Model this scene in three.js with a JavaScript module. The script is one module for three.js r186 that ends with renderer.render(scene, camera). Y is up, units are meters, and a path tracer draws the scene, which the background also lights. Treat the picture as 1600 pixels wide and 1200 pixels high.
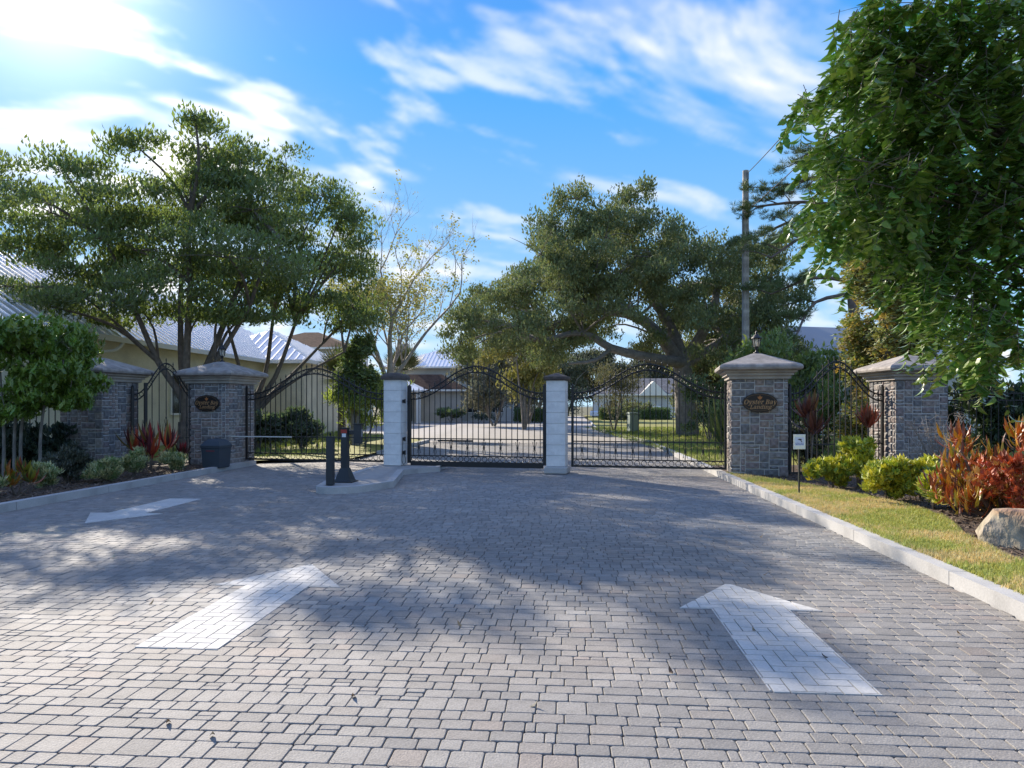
import * as THREE from 'three';
import { mergeGeometries, toCreasedNormals } from 'three/addons/utils/BufferGeometryUtils.js';
import { RoundedBoxGeometry } from 'three/addons/geometries/RoundedBoxGeometry.js';

// ------------------------------------------------------------------ camera, sky, sun, exposure
const scene = new THREE.Scene();
const camera = new THREE.PerspectiveCamera(57.22, 4 / 3, 0.1, 3000);
camera.position.set(0, 1.75, 0);
camera.lookAt(0, 1.75, -10);
camera.setViewOffset(1600, 1200, 0, -35, 1600, 1200);   // rising lens: horizon below the middle, verticals stay vertical
const renderer = new THREE.WebGLRenderer({ antialias: true });
renderer.toneMapping = THREE.LinearToneMapping;
renderer.toneMappingExposure = 2.0;
renderer.shadowMap.enabled = true;

const SUN_AZ = -34 * Math.PI / 180, SUN_EL = 27.3 * Math.PI / 180;
const sunDir = new THREE.Vector3(Math.sin(SUN_AZ) * Math.cos(SUN_EL), Math.sin(SUN_EL), -Math.cos(SUN_AZ) * Math.cos(SUN_EL));
const sun = new THREE.DirectionalLight(new THREE.Color().setRGB(1, 0.89, 0.74), 4.7);
sun.name = 'sun';
sun.position.copy(sunDir).multiplyScalar(120);
sun.castShadow = true;
Object.assign(sun.shadow.camera, { left: -60, right: 60, top: 60, bottom: -60, near: 1, far: 300 });
sun.shadow.mapSize.set(4096, 4096);
scene.add(sun); scene.add(sun.target);

// ------------------------------------------------------------------ random numbers and noise
function rng(seed) { let a = seed >>> 0; return () => { a = (a + 0x6D2B79F5) | 0; let t = Math.imul(a ^ (a >>> 15), 1 | a); t = (t + Math.imul(t ^ (t >>> 7), 61 | t)) ^ t; return ((t ^ (t >>> 14)) >>> 0) / 4294967296; }; }
function hash3(x, y, z) { let h = Math.imul(x, 374761393) ^ Math.imul(y, 668265263) ^ Math.imul(z, 2147483647); h = Math.imul(h ^ (h >>> 13), 1274126177); return ((h ^ (h >>> 16)) >>> 0) / 4294967296; }
const sm = (t) => t * t * (3 - 2 * t);
const clamp = (v, a = 0, b = 1) => Math.max(a, Math.min(b, v));
const step = (a, b, v) => sm(clamp((v - a) / (b - a)));
function noise3(x, y, z) {
  const X = Math.floor(x), Y = Math.floor(y), Z = Math.floor(z), a = sm(x - X), b = sm(y - Y), c = sm(z - Z);
  const l = (p, q, t) => p + (q - p) * t, H = (i, j, k) => hash3(X + i, Y + j, Z + k);
  return l(l(l(H(0, 0, 0), H(1, 0, 0), a), l(H(0, 1, 0), H(1, 1, 0), a), b), l(l(H(0, 0, 1), H(1, 0, 1), a), l(H(0, 1, 1), H(1, 1, 1), a), b), c);
}
function fbm(x, y, z, o = 5) { let s = 0, w = 0.5, t = 0; for (let i = 0; i < o; i++) { s += w * noise3(x, y, z); t += w; w *= 0.5; x *= 2.03; y *= 2.03; z *= 2.03; } return s / t; }

// sky: clear blue air with thin cirrus, brighter haze round the sun
{
  const W = 2048, H = 1024, data = new Float32Array(W * H * 4);
  for (let j = 0; j < H; j++) {
    const el = ((j + 0.5) / H - 0.5) * Math.PI, cy = Math.sin(el), ce = Math.cos(el);
    for (let i = 0; i < W; i++) {
      const a = ((i + 0.5) / W - 0.5) * 2 * Math.PI, dx = Math.cos(a) * ce, dz = Math.sin(a) * ce;
      const e = Math.max(0, cy), t = Math.pow(e, 0.62);
      let r = 0.56 + (0.07 - 0.56) * clamp(t * 1.7), g = 0.80 + (0.24 - 0.80) * clamp(t * 1.35), b = 0.97 + (0.74 - 0.97) * clamp(t * 1.1);
      const cs = dx * sunDir.x + cy * sunDir.y + dz * sunDir.z, ang = Math.acos(clamp(cs, -1, 1));
      const glow = 1.9 * Math.exp(-ang / 0.06) + 0.17 * Math.exp(-ang / 0.22);
      if (cy > 0.0) {
        const s = 1 / (cy + 0.16), px = dx * s, pz = dz * s;                     // a flat layer of high cloud
        const wx = fbm(px * 0.7 + 3, pz * 0.7, 1.5, 3), ru = px * 0.83 - pz * 0.55, rv = px * 0.55 + pz * 0.83;
        const streak = fbm(ru * 2.6 + wx * 2.6, rv * 5.6 + wx * 4.0, 7.3, 7), patch = fbm(px * 1.25 + 11, pz * 1.25 + 4, 2.2, 3);
        let c = step(0.545, 0.83, streak * 0.74 + patch * 0.42) * 0.7 + step(0.53, 0.78, fbm(ru * 5.5 + wx * 4, rv * 12 + wx * 6, 3.1, 6) * 0.66 + fbm(px * 2.1 + 5, pz * 2.1 + 9, 6.2, 3) * 0.42) * 0.5;
        c = clamp(c * (1 + 1.6 * Math.exp(-ang / 0.22))) * step(0.0, 0.06, cy);
        const w = 0.93 + 0.5 * Math.exp(-ang / 0.25);
        r += (w - r) * c; g += (w * 1.0 - g) * c; b += (w * 1.02 - b) * c;
      }
      if (cy < 0) { const k = step(0, -0.15, cy) ; r += (0.16 - r) * k; g += (0.16 - g) * k; b += (0.15 - b) * k; }
      const o = (j * W + i) * 4;
      data[o] = r + glow; data[o + 1] = g + glow * 0.97; data[o + 2] = b + glow * 0.9; data[o + 3] = 1;
    }
  }
  const sky = new THREE.DataTexture(data, W, H, THREE.RGBAFormat, THREE.FloatType);
  sky.mapping = THREE.EquirectangularReflectionMapping; sky.magFilter = THREE.LinearFilter; sky.minFilter = THREE.LinearFilter; sky.needsUpdate = true;
  scene.background = sky; scene.environment = sky;
  scene.backgroundIntensity = 0.6; scene.environmentIntensity = 0.6;
}

// ------------------------------------------------------------------ helpers
const V = (x, y, z) => new THREE.Vector3(x, y, z);
const taken = {};
function numbered(n) { const k = taken[n] = (taken[n] ?? -1) + 1; return k ? n + '_' + String(k).padStart(3, '0') : n; }
function mesh(name, geo, mat, parent) { const m = new THREE.Mesh(geo, mat); m.name = name; m.castShadow = m.receiveShadow = true; if (parent) parent.add(m); return m; }
function tag(o, label, category, group) { o.userData.label = label; o.userData.category = category; if (group) o.userData.group = group; return o; }
function thing(name, label, category, x = 0, y = 0, z = 0, turn = 0, group) {
  const o = new THREE.Group(); o.name = numbered(name); o.position.set(x, y, z); o.rotation.y = turn; scene.add(o); return tag(o, label, category, group);
}
function struct(name, geo, mat) { const m = geo ? mesh(numbered(name), geo, mat, scene) : new THREE.Group(); if (!geo) { m.name = numbered(name); scene.add(m); } m.userData.kind = 'structure'; return m; }
function inst(name, geo, mat, parent, mats, cols, stuff = true) {
  const m = new THREE.InstancedMesh(geo, mat, mats.length); m.name = name; m.castShadow = m.receiveShadow = true;
  mats.forEach((x, i) => m.setMatrixAt(i, x)); if (cols) cols.forEach((c, i) => m.setColorAt(i, c));
  if (stuff) m.userData.kind = 'stuff'; parent.add(m); return m;
}
const col = (r, g, b) => new THREE.Color().setRGB(r, g, b);
const M4 = (p, q, s) => new THREE.Matrix4().compose(p, q, typeof s === 'number' ? V(s, s, s) : s);
const QE = (x, y, z, o = 'YXZ') => new THREE.Quaternion().setFromEuler(new THREE.Euler(x, y, z, o));
function plain(g) { const n = g.index ? g.toNonIndexed() : g; for (const k of Object.keys(n.attributes)) if (!['position', 'normal', 'uv'].includes(k)) n.deleteAttribute(k); return n; }
function merge(list) { return mergeGeometries(list.map(plain)); }
function boxUV(g) {                                                // texture coordinates in metres, by the way each face points
  g = plain(g); const p = g.attributes.position, n = g.attributes.normal, uv = new Float32Array(p.count * 2);
  for (let i = 0; i < p.count; i++) {
    const ax = Math.abs(n.getX(i)), ay = Math.abs(n.getY(i)), az = Math.abs(n.getZ(i));
    const [u, v] = ay >= ax && ay >= az ? [p.getX(i), p.getZ(i)] : ax >= az ? [p.getZ(i), p.getY(i)] : [p.getX(i), p.getY(i)];
    uv[2 * i] = u; uv[2 * i + 1] = v;
  }
  g.setAttribute('uv', new THREE.BufferAttribute(uv, 2)); return g;
}
const box = (w, h, d, x = 0, y = 0, z = 0) => new THREE.BoxGeometry(w, h, d).translate(x, y, z);
const rbox = (w, h, d, x = 0, y = 0, z = 0, r = 0.01) => new RoundedBoxGeometry(w, h, d, 1, Math.min(r, w / 2.1, h / 2.1, d / 2.1)).translate(x, y, z);
const cyl = (r0, r1, h, x, y, z, n = 10) => new THREE.CylinderGeometry(r1, r0, h, n).translate(x, y + h / 2, z);
function fromTris(pos) { const g = new THREE.BufferGeometry(); g.setAttribute('position', new THREE.Float32BufferAttribute(pos, 3)); g.computeVertexNormals(); g.setAttribute('uv', new THREE.Float32BufferAttribute(new Float32Array(pos.length / 3 * 2), 2)); return g; }
function quad(a, b, c, d) { return [...a, ...b, ...c, ...a, ...c, ...d]; }
function taperTube(pts, r0, r1, sides = 6) {                       // a limb that thins along its curve
  const c = new THREE.CatmullRomCurve3(pts), n = Math.max(2, (pts.length - 1) * 3), fr = c.computeFrenetFrames(n), P = [];
  const ring = (i) => { const o = c.getPoint(i / n), r = r0 + (r1 - r0) * i / n, a = []; for (let k = 0; k <= sides; k++) { const t = k / sides * 2 * Math.PI; a.push(o.clone().addScaledVector(fr.normals[i], Math.cos(t) * r).addScaledVector(fr.binormals[i], Math.sin(t) * r)); } return a; };
  const R = []; for (let i = 0; i <= n; i++) R.push(ring(i));
  const pos = [], nor = [], uv = [], idx = []; let len = 0;
  R.forEach((a, i) => { if (i) len += c.getPoint(i / n).distanceTo(c.getPoint((i - 1) / n)); const o = c.getPoint(i / n); a.forEach((q, k) => { pos.push(q.x, q.y, q.z); const d = q.clone().sub(o).normalize(); nor.push(d.x, d.y, d.z); uv.push(k / sides * 6.28 * r0, len); }); });
  for (let i = 0; i < n; i++) for (let k = 0; k < sides; k++) { const a = i * (sides + 1) + k, b = a + sides + 1; idx.push(a, a + 1, b, b, a + 1, b + 1); }
  const g = new THREE.BufferGeometry(); g.setAttribute('position', new THREE.Float32BufferAttribute(pos, 3)); g.setAttribute('normal', new THREE.Float32BufferAttribute(nor, 3)); g.setAttribute('uv', new THREE.Float32BufferAttribute(uv, 2)); g.setIndex(idx);
  return plain(g);
}
function squareLoft(prof, cx = 0, cz = 0) {                        // square rings [half width, y] stacked into a solid
  const pos = []; const R = prof.map(([h, y]) => [[cx - h, y, cz + h], [cx + h, y, cz + h], [cx + h, y, cz - h], [cx - h, y, cz - h]]);
  for (let i = 0; i + 1 < R.length; i++) for (let k = 0; k < 4; k++) { const m = (k + 1) % 4; pos.push(...quad(R[i][k], R[i][m], R[i + 1][m], R[i + 1][k])); }
  const b = R[0], t = R[R.length - 1]; pos.push(...quad(b[3], b[2], b[1], b[0]), ...quad(t[0], t[1], t[2], t[3]));
  return boxUV(fromTris(pos));
}
function prism(poly, y0, y1, holesafe) {                           // convex polygon [x, z] (any turn) raised from y0 to y1
  let A = 0; poly.forEach((p, i) => { const q = poly[(i + 1) % poly.length]; A += p[0] * q[1] - q[0] * p[1]; });
  const P = A > 0 ? poly.slice().reverse() : poly, pos = [];
  for (let i = 1; i + 1 < P.length; i++) pos.push(P[0][0], y1, P[0][1], P[i][0], y1, P[i][1], P[i + 1][0], y1, P[i + 1][1]);
  P.forEach((p, i) => { const q = P[(i + 1) % P.length]; pos.push(...quad([p[0], y0, p[1]], [q[0], y0, q[1]], [q[0], y1, q[1]], [p[0], y1, p[1]])); });
  return boxUV(fromTris(pos));
}
function sheet(shape, y) { return boxUV(new THREE.ShapeGeometry(shape).rotateX(-Math.PI / 2).translate(0, y, 0)); }   // shape in (x, depth)
const poly = (pts) => new THREE.Shape(pts.map(([x, d]) => new THREE.Vector2(x, d)));

function tex(seed, f, size = 512, srgb = true) {                   // tileable grey or colour grain
  const d = new Uint8Array(size * size * 4);
  for (let j = 0; j < size; j++) for (let i = 0; i < size; i++) { const c = f(i / size, j / size), o = (j * size + i) * 4; for (let k = 0; k < 3; k++) d[o + k] = 255 * (srgb ? Math.pow(clamp(Array.isArray(c) ? c[k] : c), 1 / 2.2) : clamp(c)); d[o + 3] = 255; }
  const t = new THREE.DataTexture(d, size, size); t.wrapS = t.wrapT = THREE.RepeatWrapping; t.magFilter = THREE.LinearFilter; t.minFilter = THREE.LinearMipmapLinearFilter; t.generateMipmaps = true;
  if (srgb) t.colorSpace = THREE.SRGBColorSpace; t.needsUpdate = true; return t;
}
function tnoise(u, v, f, s, o = 4) {                               // noise that wraps at 1
  let r = 0, w = 0.5, t = 0;
  for (let i = 0; i < o; i++) { const x = u * f, y = v * f, X = Math.floor(x), Y = Math.floor(y), a = sm(x - X), b = sm(y - Y), h = (p, q) => hash3((p % f + f) % f, (q % f + f) % f, s + i * 17); r += w * ((h(X, Y) * (1 - a) + h(X + 1, Y) * a) * (1 - b) + (h(X, Y + 1) * (1 - a) + h(X + 1, Y + 1) * a) * b); t += w; w *= 0.55; f *= 2; }
  return r / t;
}
function rep(t, s) { const c = t.clone(); c.repeat.set(s, s); c.needsUpdate = true; return c; }
const gritTex = tex(1, (u, v) => 0.70 + 0.30 * tnoise(u, v, 8, 3, 4) - 0.45 * Math.pow(tnoise(u, v, 128, 9, 2), 3) + 0.5 * Math.pow(tnoise(u, v, 128, 19, 1), 8));
const gritBump = tex(2, (u, v) => tnoise(u, v, 96, 5, 3), 512, false);
const concTex = tex(3, (u, v) => 0.74 + 0.3 * (tnoise(u, v, 4, 31, 6) - 0.5) + 0.16 * (tnoise(u, v, 100, 33, 2) - 0.5));
const stoneTex = tex(4, (u, v) => 0.55 + 0.75 * (tnoise(u, v, 5, 41, 6) - 0.35));
const stoneBump = tex(5, (u, v) => tnoise(u, v, 6, 45, 6), 512, false);
const barkTex = tex(6, (u, v) => 0.45 + 0.7 * (tnoise(u, v, 6, 51, 6) - 0.25));
const barkBump = tex(7, (u, v) => tnoise(u * 1, v, 12, 53, 5), 512, false);
const soilTex = tex(8, (u, v) => { const n = tnoise(u, v, 10, 61, 6), m = tnoise(u, v, 60, 63, 3); return [0.25 + 0.35 * n + 0.35 * m * m, 0.21 + 0.30 * n + 0.32 * m * m, 0.17 + 0.25 * n + 0.30 * m * m]; });
const turfTex = tex(9, (u, v) => { const n = tnoise(u, v, 4, 71, 5), m = tnoise(u, v, 120, 73, 2), k = 0.55 + 0.65 * (m - 0.3); return [k * (0.62 + 0.18 * n), k * (0.60 + 0.05 * n), k * 0.28]; });
function mat(r, g, b, o = {}) { const { map, rp = 1, bump, bs = 0.003, ...rest } = o; const m = new THREE.MeshPhysicalMaterial({ color: col(r, g, b), roughness: 0.85, ...rest }); if (map) m.map = rep(map, rp); if (bump) { m.bumpMap = rep(bump, rp); m.bumpScale = bs; } return m; }
const leafMat = (r, g, b, t = 0.45, rough = 0.9) => new THREE.MeshPhysicalMaterial({ color: col(r, g, b), roughness: rough, transmission: t, thickness: 0, side: THREE.DoubleSide });

const iron = mat(0.012, 0.012, 0.013, { roughness: 0.45 });
const mortar = mat(0.68, 0.67, 0.65, { map: concTex, rp: 2 });
const castStone = mat(0.50, 0.45, 0.39, { map: concTex, rp: 1.2, bump: gritBump, bs: 0.002 });
const capStone = mat(0.46, 0.41, 0.365, { map: stoneTex, rp: 1.1, bump: gritBump, bs: 0.003 });
const kerbMat = mat(0.56, 0.55, 0.53, { map: concTex, rp: 0.9, bump: gritBump, bs: 0.001 });
const blockMat = mat(0.96, 0.95, 0.92, { map: concTex, rp: 1.6 });
const soil = mat(0.16, 0.125, 0.10, { map: soilTex, rp: 1.3, bump: gritBump, bs: 0.01 });
const turf = mat(0.92, 0.82, 0.45, { map: turfTex, rp: 0.8 });
const bark = mat(0.24, 0.195, 0.16, { map: barkTex, rp: 1.2, bump: barkBump, bs: 0.02 });
const greyBark = mat(0.33, 0.30, 0.265, { map: barkTex, rp: 1.0, bump: barkBump, bs: 0.02 });

// ------------------------------------------------------------------ ground, road and paving (road frame: u across, v along, turned 4.5 degrees)
const RA = 4.5 * Math.PI / 180, rc = Math.cos(RA), rs = Math.sin(RA);
const rd = (u, v) => [u * rc + v * rs, v * rc - u * rs];                 // road frame -> x, depth
const UL = -9.28, UR = 3.72;
struct('ground', sheet(poly([[-900, -60], [900, -60], [900, 1500], [-900, 1500]]), -0.06), mat(0.13, 0.135, 0.06, { map: turfTex, rp: 0.5 }));
const bedding = struct('road', sheet(poly([rd(UL - 0.1, -8), rd(UR + 0.1, -8), rd(UR + 0.1, 34), rd(UL - 0.1, 34)]), -0.016), mat(0.20, 0.18, 0.155, { map: soilTex, rp: 3 }));
struct('road', sheet(poly([rd(UL + 2.6, 34), rd(UR, 34), [6.3, 46], [6.4, 56], [8.8, 80], [13, 130], [6, 130], [2.5, 96], [-6, 78], [-20, 74], [-24, 66], [-14, 50], [-7.2, 40]]), -0.014), mat(0.40, 0.375, 0.35, { map: concTex, rp: 0.35 }));

function paverGeo(w, d) {                                          // a stone with rounded corners and a soft top edge
  const g = 0.0026, a = w / 2 - g, b = d / 2 - g, c = 0.009, e = 0.004, ring = (s, y) => { const A = a - s, B = b - s, C = c; return [[-A + C, y, B], [A - C, y, B], [A, y, B - C], [A, y, -B + C], [A - C, y, -B], [-A + C, y, -B], [-A, y, -B + C], [-A, y, B - C]]; };
  const R = [ring(0, -0.03), ring(0, -e), ring(e, 0)], pos = [];
  for (let i = 0; i < 2; i++) for (let k = 0; k < 8; k++) { const m = (k + 1) % 8; pos.push(...quad(R[i][k], R[i][m], R[i + 1][m], R[i + 1][k])); }
  const T = R[2]; for (let k = 1; k < 7; k++) pos.push(...T[0], ...T[k], ...T[k + 1]);
  return boxUV(toCreasedNormals(fromTris(pos), 0.35));
}
const paverMat = mat(1, 1, 1, { map: gritTex, rp: 1.3, bump: gritBump, bs: 0.0025, roughness: 0.8 });
const arrows = [{ u: -2.82, v0: 4.88, v1: 6.65, tip: 7.6, w: 0.31, hw: 0.63, dir: 1 }, { u: 1.57, v0: 4.42, v1: 6.2, tip: 7.1, w: 0.33, hw: 0.60, dir: 1 }, { u: -7.2, v0: 12.8, v1: 11.0, tip: 10.0, w: 0.31, hw: 0.62, dir: -1 }];
function inArrow(a, u, v, m) {
  const du = Math.abs(u - a.u), s = a.dir, q = (x) => (x - a.v0) * s;
  if (q(v) > m && q(v) < q(a.v1) + 0.1 && du < a.w - m) return true;
  return q(v) > q(a.v1) + m && q(v) < q(a.tip) - m && du < a.hw * (q(a.tip) - q(v)) / (q(a.tip) - q(a.v1)) - m;
}
{
  const R = rng(77), C = 0.0585, v0 = 2.2;
  const sizes = [[3, 2], [2, 2], [2, 3], [3, 3], [4, 2], [2, 1], [1, 2], [1, 1]], wts = [0.37, 0.30, 0.10, 0.07, 0.06, 0.06, 0.04, 0];
  const paving = struct('paving'), bins = sizes.map(() => ({ m: [], c: [] })), geos = sizes.map(([a, b]) => paverGeo(a * C, b * C)), near = [];
  const tones = [[0.27, 0.257, 0.24], [0.243, 0.233, 0.22], [0.295, 0.282, 0.263], [0.268, 0.249, 0.229], [0.278, 0.246, 0.222], [0.222, 0.214, 0.204]];
  const lay = (u, v, pick) => {
    if (arrows.some((A) => inArrow(A, u, v, 0.09))) return;
    const [x, d] = rd(u, v), big = fbm(u * 0.35, v * 0.35, 4.4, 3), t = tones[Math.floor(R() * R() * 6)], k = (0.86 + 0.26 * R()) * (0.68 + 0.42 * big + 0.24 * fbm(u * 1.7 + 60, v * 1.1, 8.8, 4)), warm = 1 + 0.10 * (fbm(u * 0.6 + 30, v * 0.6, 1.1, 2) - 0.5);
    const m = M4(V(x, (R() - 0.5) * 0.004, -d), QE((R() - 0.5) * 0.014, -RA + (R() - 0.5) * 0.012 + (R() < 0.5 ? Math.PI : 0), (R() - 0.5) * 0.014), 1), c = col(t[0] * k * warm, t[1] * k, t[2] * k / warm);
    if (d > 3.3 && Math.abs(x) < d * 0.735 && d < 6.4) near.push([d, pick, m, c]); else { bins[pick].m.push(m); bins[pick].c.push(c); }
  };
  for (let v = v0; v < 33.5;) {                                    // courses of mixed widths; now and then two courses share a square stone
    const two = R() < 0.3, h = two ? 3 : 2; let u = UL - R() * 0.15;
    while (u < UR - 0.03) {
      const q = R(), w = q < 0.46 ? 3 : q < 0.78 ? 2 : q < 0.9 ? 4 : 1, id = (a, b) => sizes.findIndex((z) => z[0] === a && z[1] === b);
      if (two) { if (w === 3) lay(u + 1.5 * C, v + 1.5 * C, id(3, 3)); else if (w === 2 || w === 1) lay(u + 1 * C, v + 1.5 * C, id(2, 3)); else { lay(u + 2 * C, v + C, id(4, 2)); lay(u + C, v + 2.5 * C, id(2, 1)); lay(u + 3 * C, v + 2.5 * C, id(2, 1)); } u += Math.max(2, w) * C; }
      else { if (w === 1 && R() < 0.4) { lay(u + C, v + 0.5 * C, id(2, 1)); lay(u + C, v + 1.5 * C, id(2, 1)); u += 2 * C; } else { lay(u + w * C / 2, v + C, id(w, 2)); u += w * C; } }
    }
    v += h * C;
  }
  near.sort((p, q) => p[0] - q[0]);
  const shared = tones.map((t, i) => mat(t[0], t[1], t[2], { map: gritTex, rp: 1.3, bump: gritBump, bs: 0.0025, roughness: 0.8 }));
  near.forEach(([, k, m, c], i) => {
    if (i >= 300) { bins[k].m.push(m); bins[k].c.push(c); return; }
    let best = 0, bd = 9; tones.forEach((t, q) => { const e = Math.abs(t[0] - c.r) + Math.abs(t[2] - c.b); if (e < bd) { bd = e; best = q; } });
    const o = mesh('paver', geos[k], shared[best], paving); m.decompose(o.position, o.quaternion, o.scale);
  });
  bins.forEach((b, k) => b.m.length && inst('paver_field', geos[k], paverMat, paving, b.m, b.c));
  // white arrows laid in herringbone
  const white = mat(0.66, 0.645, 0.61, { map: concTex, rp: 0.8, bump: gritBump, bs: 0.001 });
  const clip = (P, cp) => { for (let i = 0; i < cp.length; i++) { const [ax, ay] = cp[i], [bx, by] = cp[(i + 1) % cp.length], s = (p) => (bx - ax) * (p[1] - ay) - (by - ay) * (p[0] - ax), out = []; for (let k = 0; k < P.length; k++) { const p = P[k], q = P[(k + 1) % P.length], sp = s(p), sq = s(q); if (sp >= 0) out.push(p); if ((sp >= 0) !== (sq >= 0)) { const t = sp / (sp - sq); out.push([p[0] + t * (q[0] - p[0]), p[1] + t * (q[1] - p[1])]); } } P = out; if (P.length < 3) return null; } return P; };
  arrows.forEach((A, ai) => {
    const t = thing('lane_arrow', ['white brick lane arrow lying half in tree shade before the island', 'white brick lane arrow beside the straight right kerb, mostly in sun', 'white brick lane arrow in the shaded lane beside the left planting bed'][ai], 'lane arrow', 0, 0, 0, 0, 'white brick arrows set in the paving');
    const s = A.dir, ccw = (P) => { let a = 0; P.forEach((p, i) => { const q = P[(i + 1) % P.length]; a += p[0] * q[1] - q[0] * p[1]; }); return a < 0 ? P.slice().reverse() : P; };
    const parts = [ccw([[A.u - A.w, A.v0], [A.u + A.w, A.v0], [A.u + A.w, A.v1], [A.u - A.w, A.v1]]), ccw([[A.u - A.hw, A.v1], [A.u + A.hw, A.v1], [A.u, A.tip]])];
    const L = 0.105, lo = Math.min(A.v0, A.tip) - 0.3, n = 34;
    for (let j = 0; j < n; j++) for (let i = -8; i < 9; i++) {
      const k = ((i - j) % 4 + 4) % 4; let rect = null, gx = A.u + i * L, gy = lo + j * L, g = 0.0045;
      if (k === 0) rect = [gx + g, gy + g, gx + 2 * L - g, gy + L - g]; else if (k === 3) rect = [gx + g, gy + g, gx + L - g, gy + 2 * L - g];
      if (!rect) continue;
      for (const cp of parts) { const P = clip([[rect[0], rect[1]], [rect[2], rect[1]], [rect[2], rect[3]], [rect[0], rect[3]]], cp); if (!P) continue; let ar = 0; P.forEach((p, q) => { const w = P[(q + 1) % P.length]; ar += p[0] * w[1] - w[0] * p[1]; }); if (Math.abs(ar) < 0.0012) continue;
        mesh('brick', prism(P.map(([u, v]) => { const [x, d] = rd(u, v); return [x, -d]; }), -0.02, 0.0045 + R() * 0.0015), white, t); }
    }
  });
}
// kerbs, laid in lengths
function kerbRun(parent, u0, u1, list, h = 0.14) { for (const [a, b] of list) { const q = [rd(u0, a + 0.006), rd(u1, a + 0.006), rd(u1, b - 0.006), rd(u0, b - 0.006)].map(([x, d]) => [x, -d]); mesh('kerb_stone', prism(q, -0.05, h), kerbMat, parent); } }
const seg = (a, b, l) => { const o = []; for (let v = a; v < b - 0.02; v += l) o.push([v, Math.min(b, v + l)]); return o; };
kerbRun(struct('kerb'), UR, UR + 0.17, [...seg(-2, 13.4, 2.3), ...seg(13.4, 17.2, 0.19), ...seg(17.2, 34, 2.4)]);
kerbRun(struct('kerb'), UL - 0.17, UL, seg(4, 20.4, 2.4));
// far kerb lines beyond the gates
{
  const k = struct('kerb'), line = (pts, w = 0.18) => { for (let i = 0; i + 1 < pts.length; i++) { const [a, b] = [pts[i], pts[i + 1]], dx = b[0] - a[0], dd = b[1] - a[1], l = Math.hypot(dx, dd), nx = -dd / l * w, nd = dx / l * w; mesh('kerb_stone', prism([[a[0], -a[1]], [b[0], -b[1]], [b[0] + nx, -b[1] - nd], [a[0] + nx, -a[1] - nd]], -0.05, 0.13), kerbMat, k); } };
  line([rd(UL + 2.55, 25), rd(UL + 2.55, 34), [-7.3, 40], [-14.1, 50], [-24, 66]]);
  line([[8.8, 80], [6.5, 56], [6.35, 46], rd(UR + 0.02, 34.1)]);
  line([[-20, 74], [-6, 78], [2.5, 96]]);
}
// verges and beds (surfaces 12 cm above the paving)
const bedEdge = [[5.15, 17.2], [5.9, 15.2], [6.25, 13.6], [6.5, 11.6], [6.3, 10.2], [5.75, 9.0], [5.35, 7.6], [5.3, 5.5], [5.2, 1]];
const kerbR = (v) => rd(UR + 0.16, v);
struct('lawn', sheet(poly([kerbR(-2), ...bedEdge.slice().reverse(), kerbR(17.3)]), 0.115), turf);
struct('planting_bed', sheet(poly([[30, 1], ...bedEdge.slice().reverse(), kerbR(17.5), kerbR(20), [30, 21]]), 0.105), soil);
struct('planting_bed', sheet(poly([rd(UL - 0.16, 4), rd(UL - 0.16, 20.4), [-8.3, 21.4], [-26, 21.4], [-26, 4]]), 0.10), soil);
struct('lawn', sheet(poly([kerbR(20), kerbR(34), [6.6, 46], [6.7, 56], [9, 80], [13.3, 130], [80, 130], [80, 21], [30, 21]]), 0.095), mat(0.40, 0.44, 0.13, { map: turfTex, rp: 0.7 }));
struct('lawn', sheet(poly([rd(UL + 2.4, 22), rd(UL + 2.4, 34), [-7.5, 40], [-14.3, 50], [-24.3, 66], [-60, 66], [-60, 21.4], [-8.3, 21.4]]), 0.095), mat(0.40, 0.45, 0.13, { map: turfTex, rp: 0.7 }));
struct('lawn', sheet(poly([[-20, 74.1], [-6, 78.1], [2.4, 96.2], [5.9, 130], [-80, 130], [-80, 72]]), 0.095), mat(0.38, 0.44, 0.13, { map: turfTex, rp: 0.7 }));

// ------------------------------------------------------------------ gate line
const GA = 12.5 * Math.PI / 180;
const gl = (s, off = 0) => [1.18 + s * Math.cos(GA) - off * Math.sin(GA), -(18.4 - s * Math.sin(GA) - off * Math.cos(GA))];   // along the gate line, off = toward the street
const stoneTones = [[0.29, 0.28, 0.275], [0.37, 0.335, 0.305], [0.40, 0.325, 0.28], [0.24, 0.235, 0.235], [0.34, 0.28, 0.265], [0.45, 0.40, 0.355]].map(([r, g, b]) => mat(r, g, b, { map: stoneTex, rp: 2.2, bump: stoneBump, bs: 0.02, roughness: 0.9 }));
const stoneGeoCache = {};
function stoneGeo(w, h, variant) {
  const key = [w.toFixed(3), h.toFixed(3), variant].join(); if (stoneGeoCache[key]) return stoneGeoCache[key];
  const R = rng(900 + variant * 31 + Math.round(w * 997) + Math.round(h * 3301)), j = (s) => (R() - 0.5) * s, d = 0.055, e = 0.012;
  const ring = (s, z) => [[-w / 2 + s, h / 2 - s], [w / 2 - s, h / 2 - s], [w / 2 - s, -h / 2 + s], [-w / 2 + s, -h / 2 + s]].map(([x, y]) => [x + j(0.006), y + j(0.006), z + j(s ? 0.016 : 0.004)]);
  const A = ring(0, 0), B = ring(0.002, d - e), T = ring(e, d), cx = [j(w * 0.4), j(h * 0.4), d + 0.004 + R() * 0.012], pos = [];
  for (const [P, Q] of [[A, B], [B, T]]) for (let k = 0; k < 4; k++) { const m = (k + 1) % 4; pos.push(...quad(P[m], P[k], Q[k], Q[m])); }
  for (let k = 0; k < 4; k++) pos.push(...T[(k + 1) % 4], ...T[k], ...cx);
  return stoneGeoCache[key] = boxUV(fromTris(pos));
}
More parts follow.
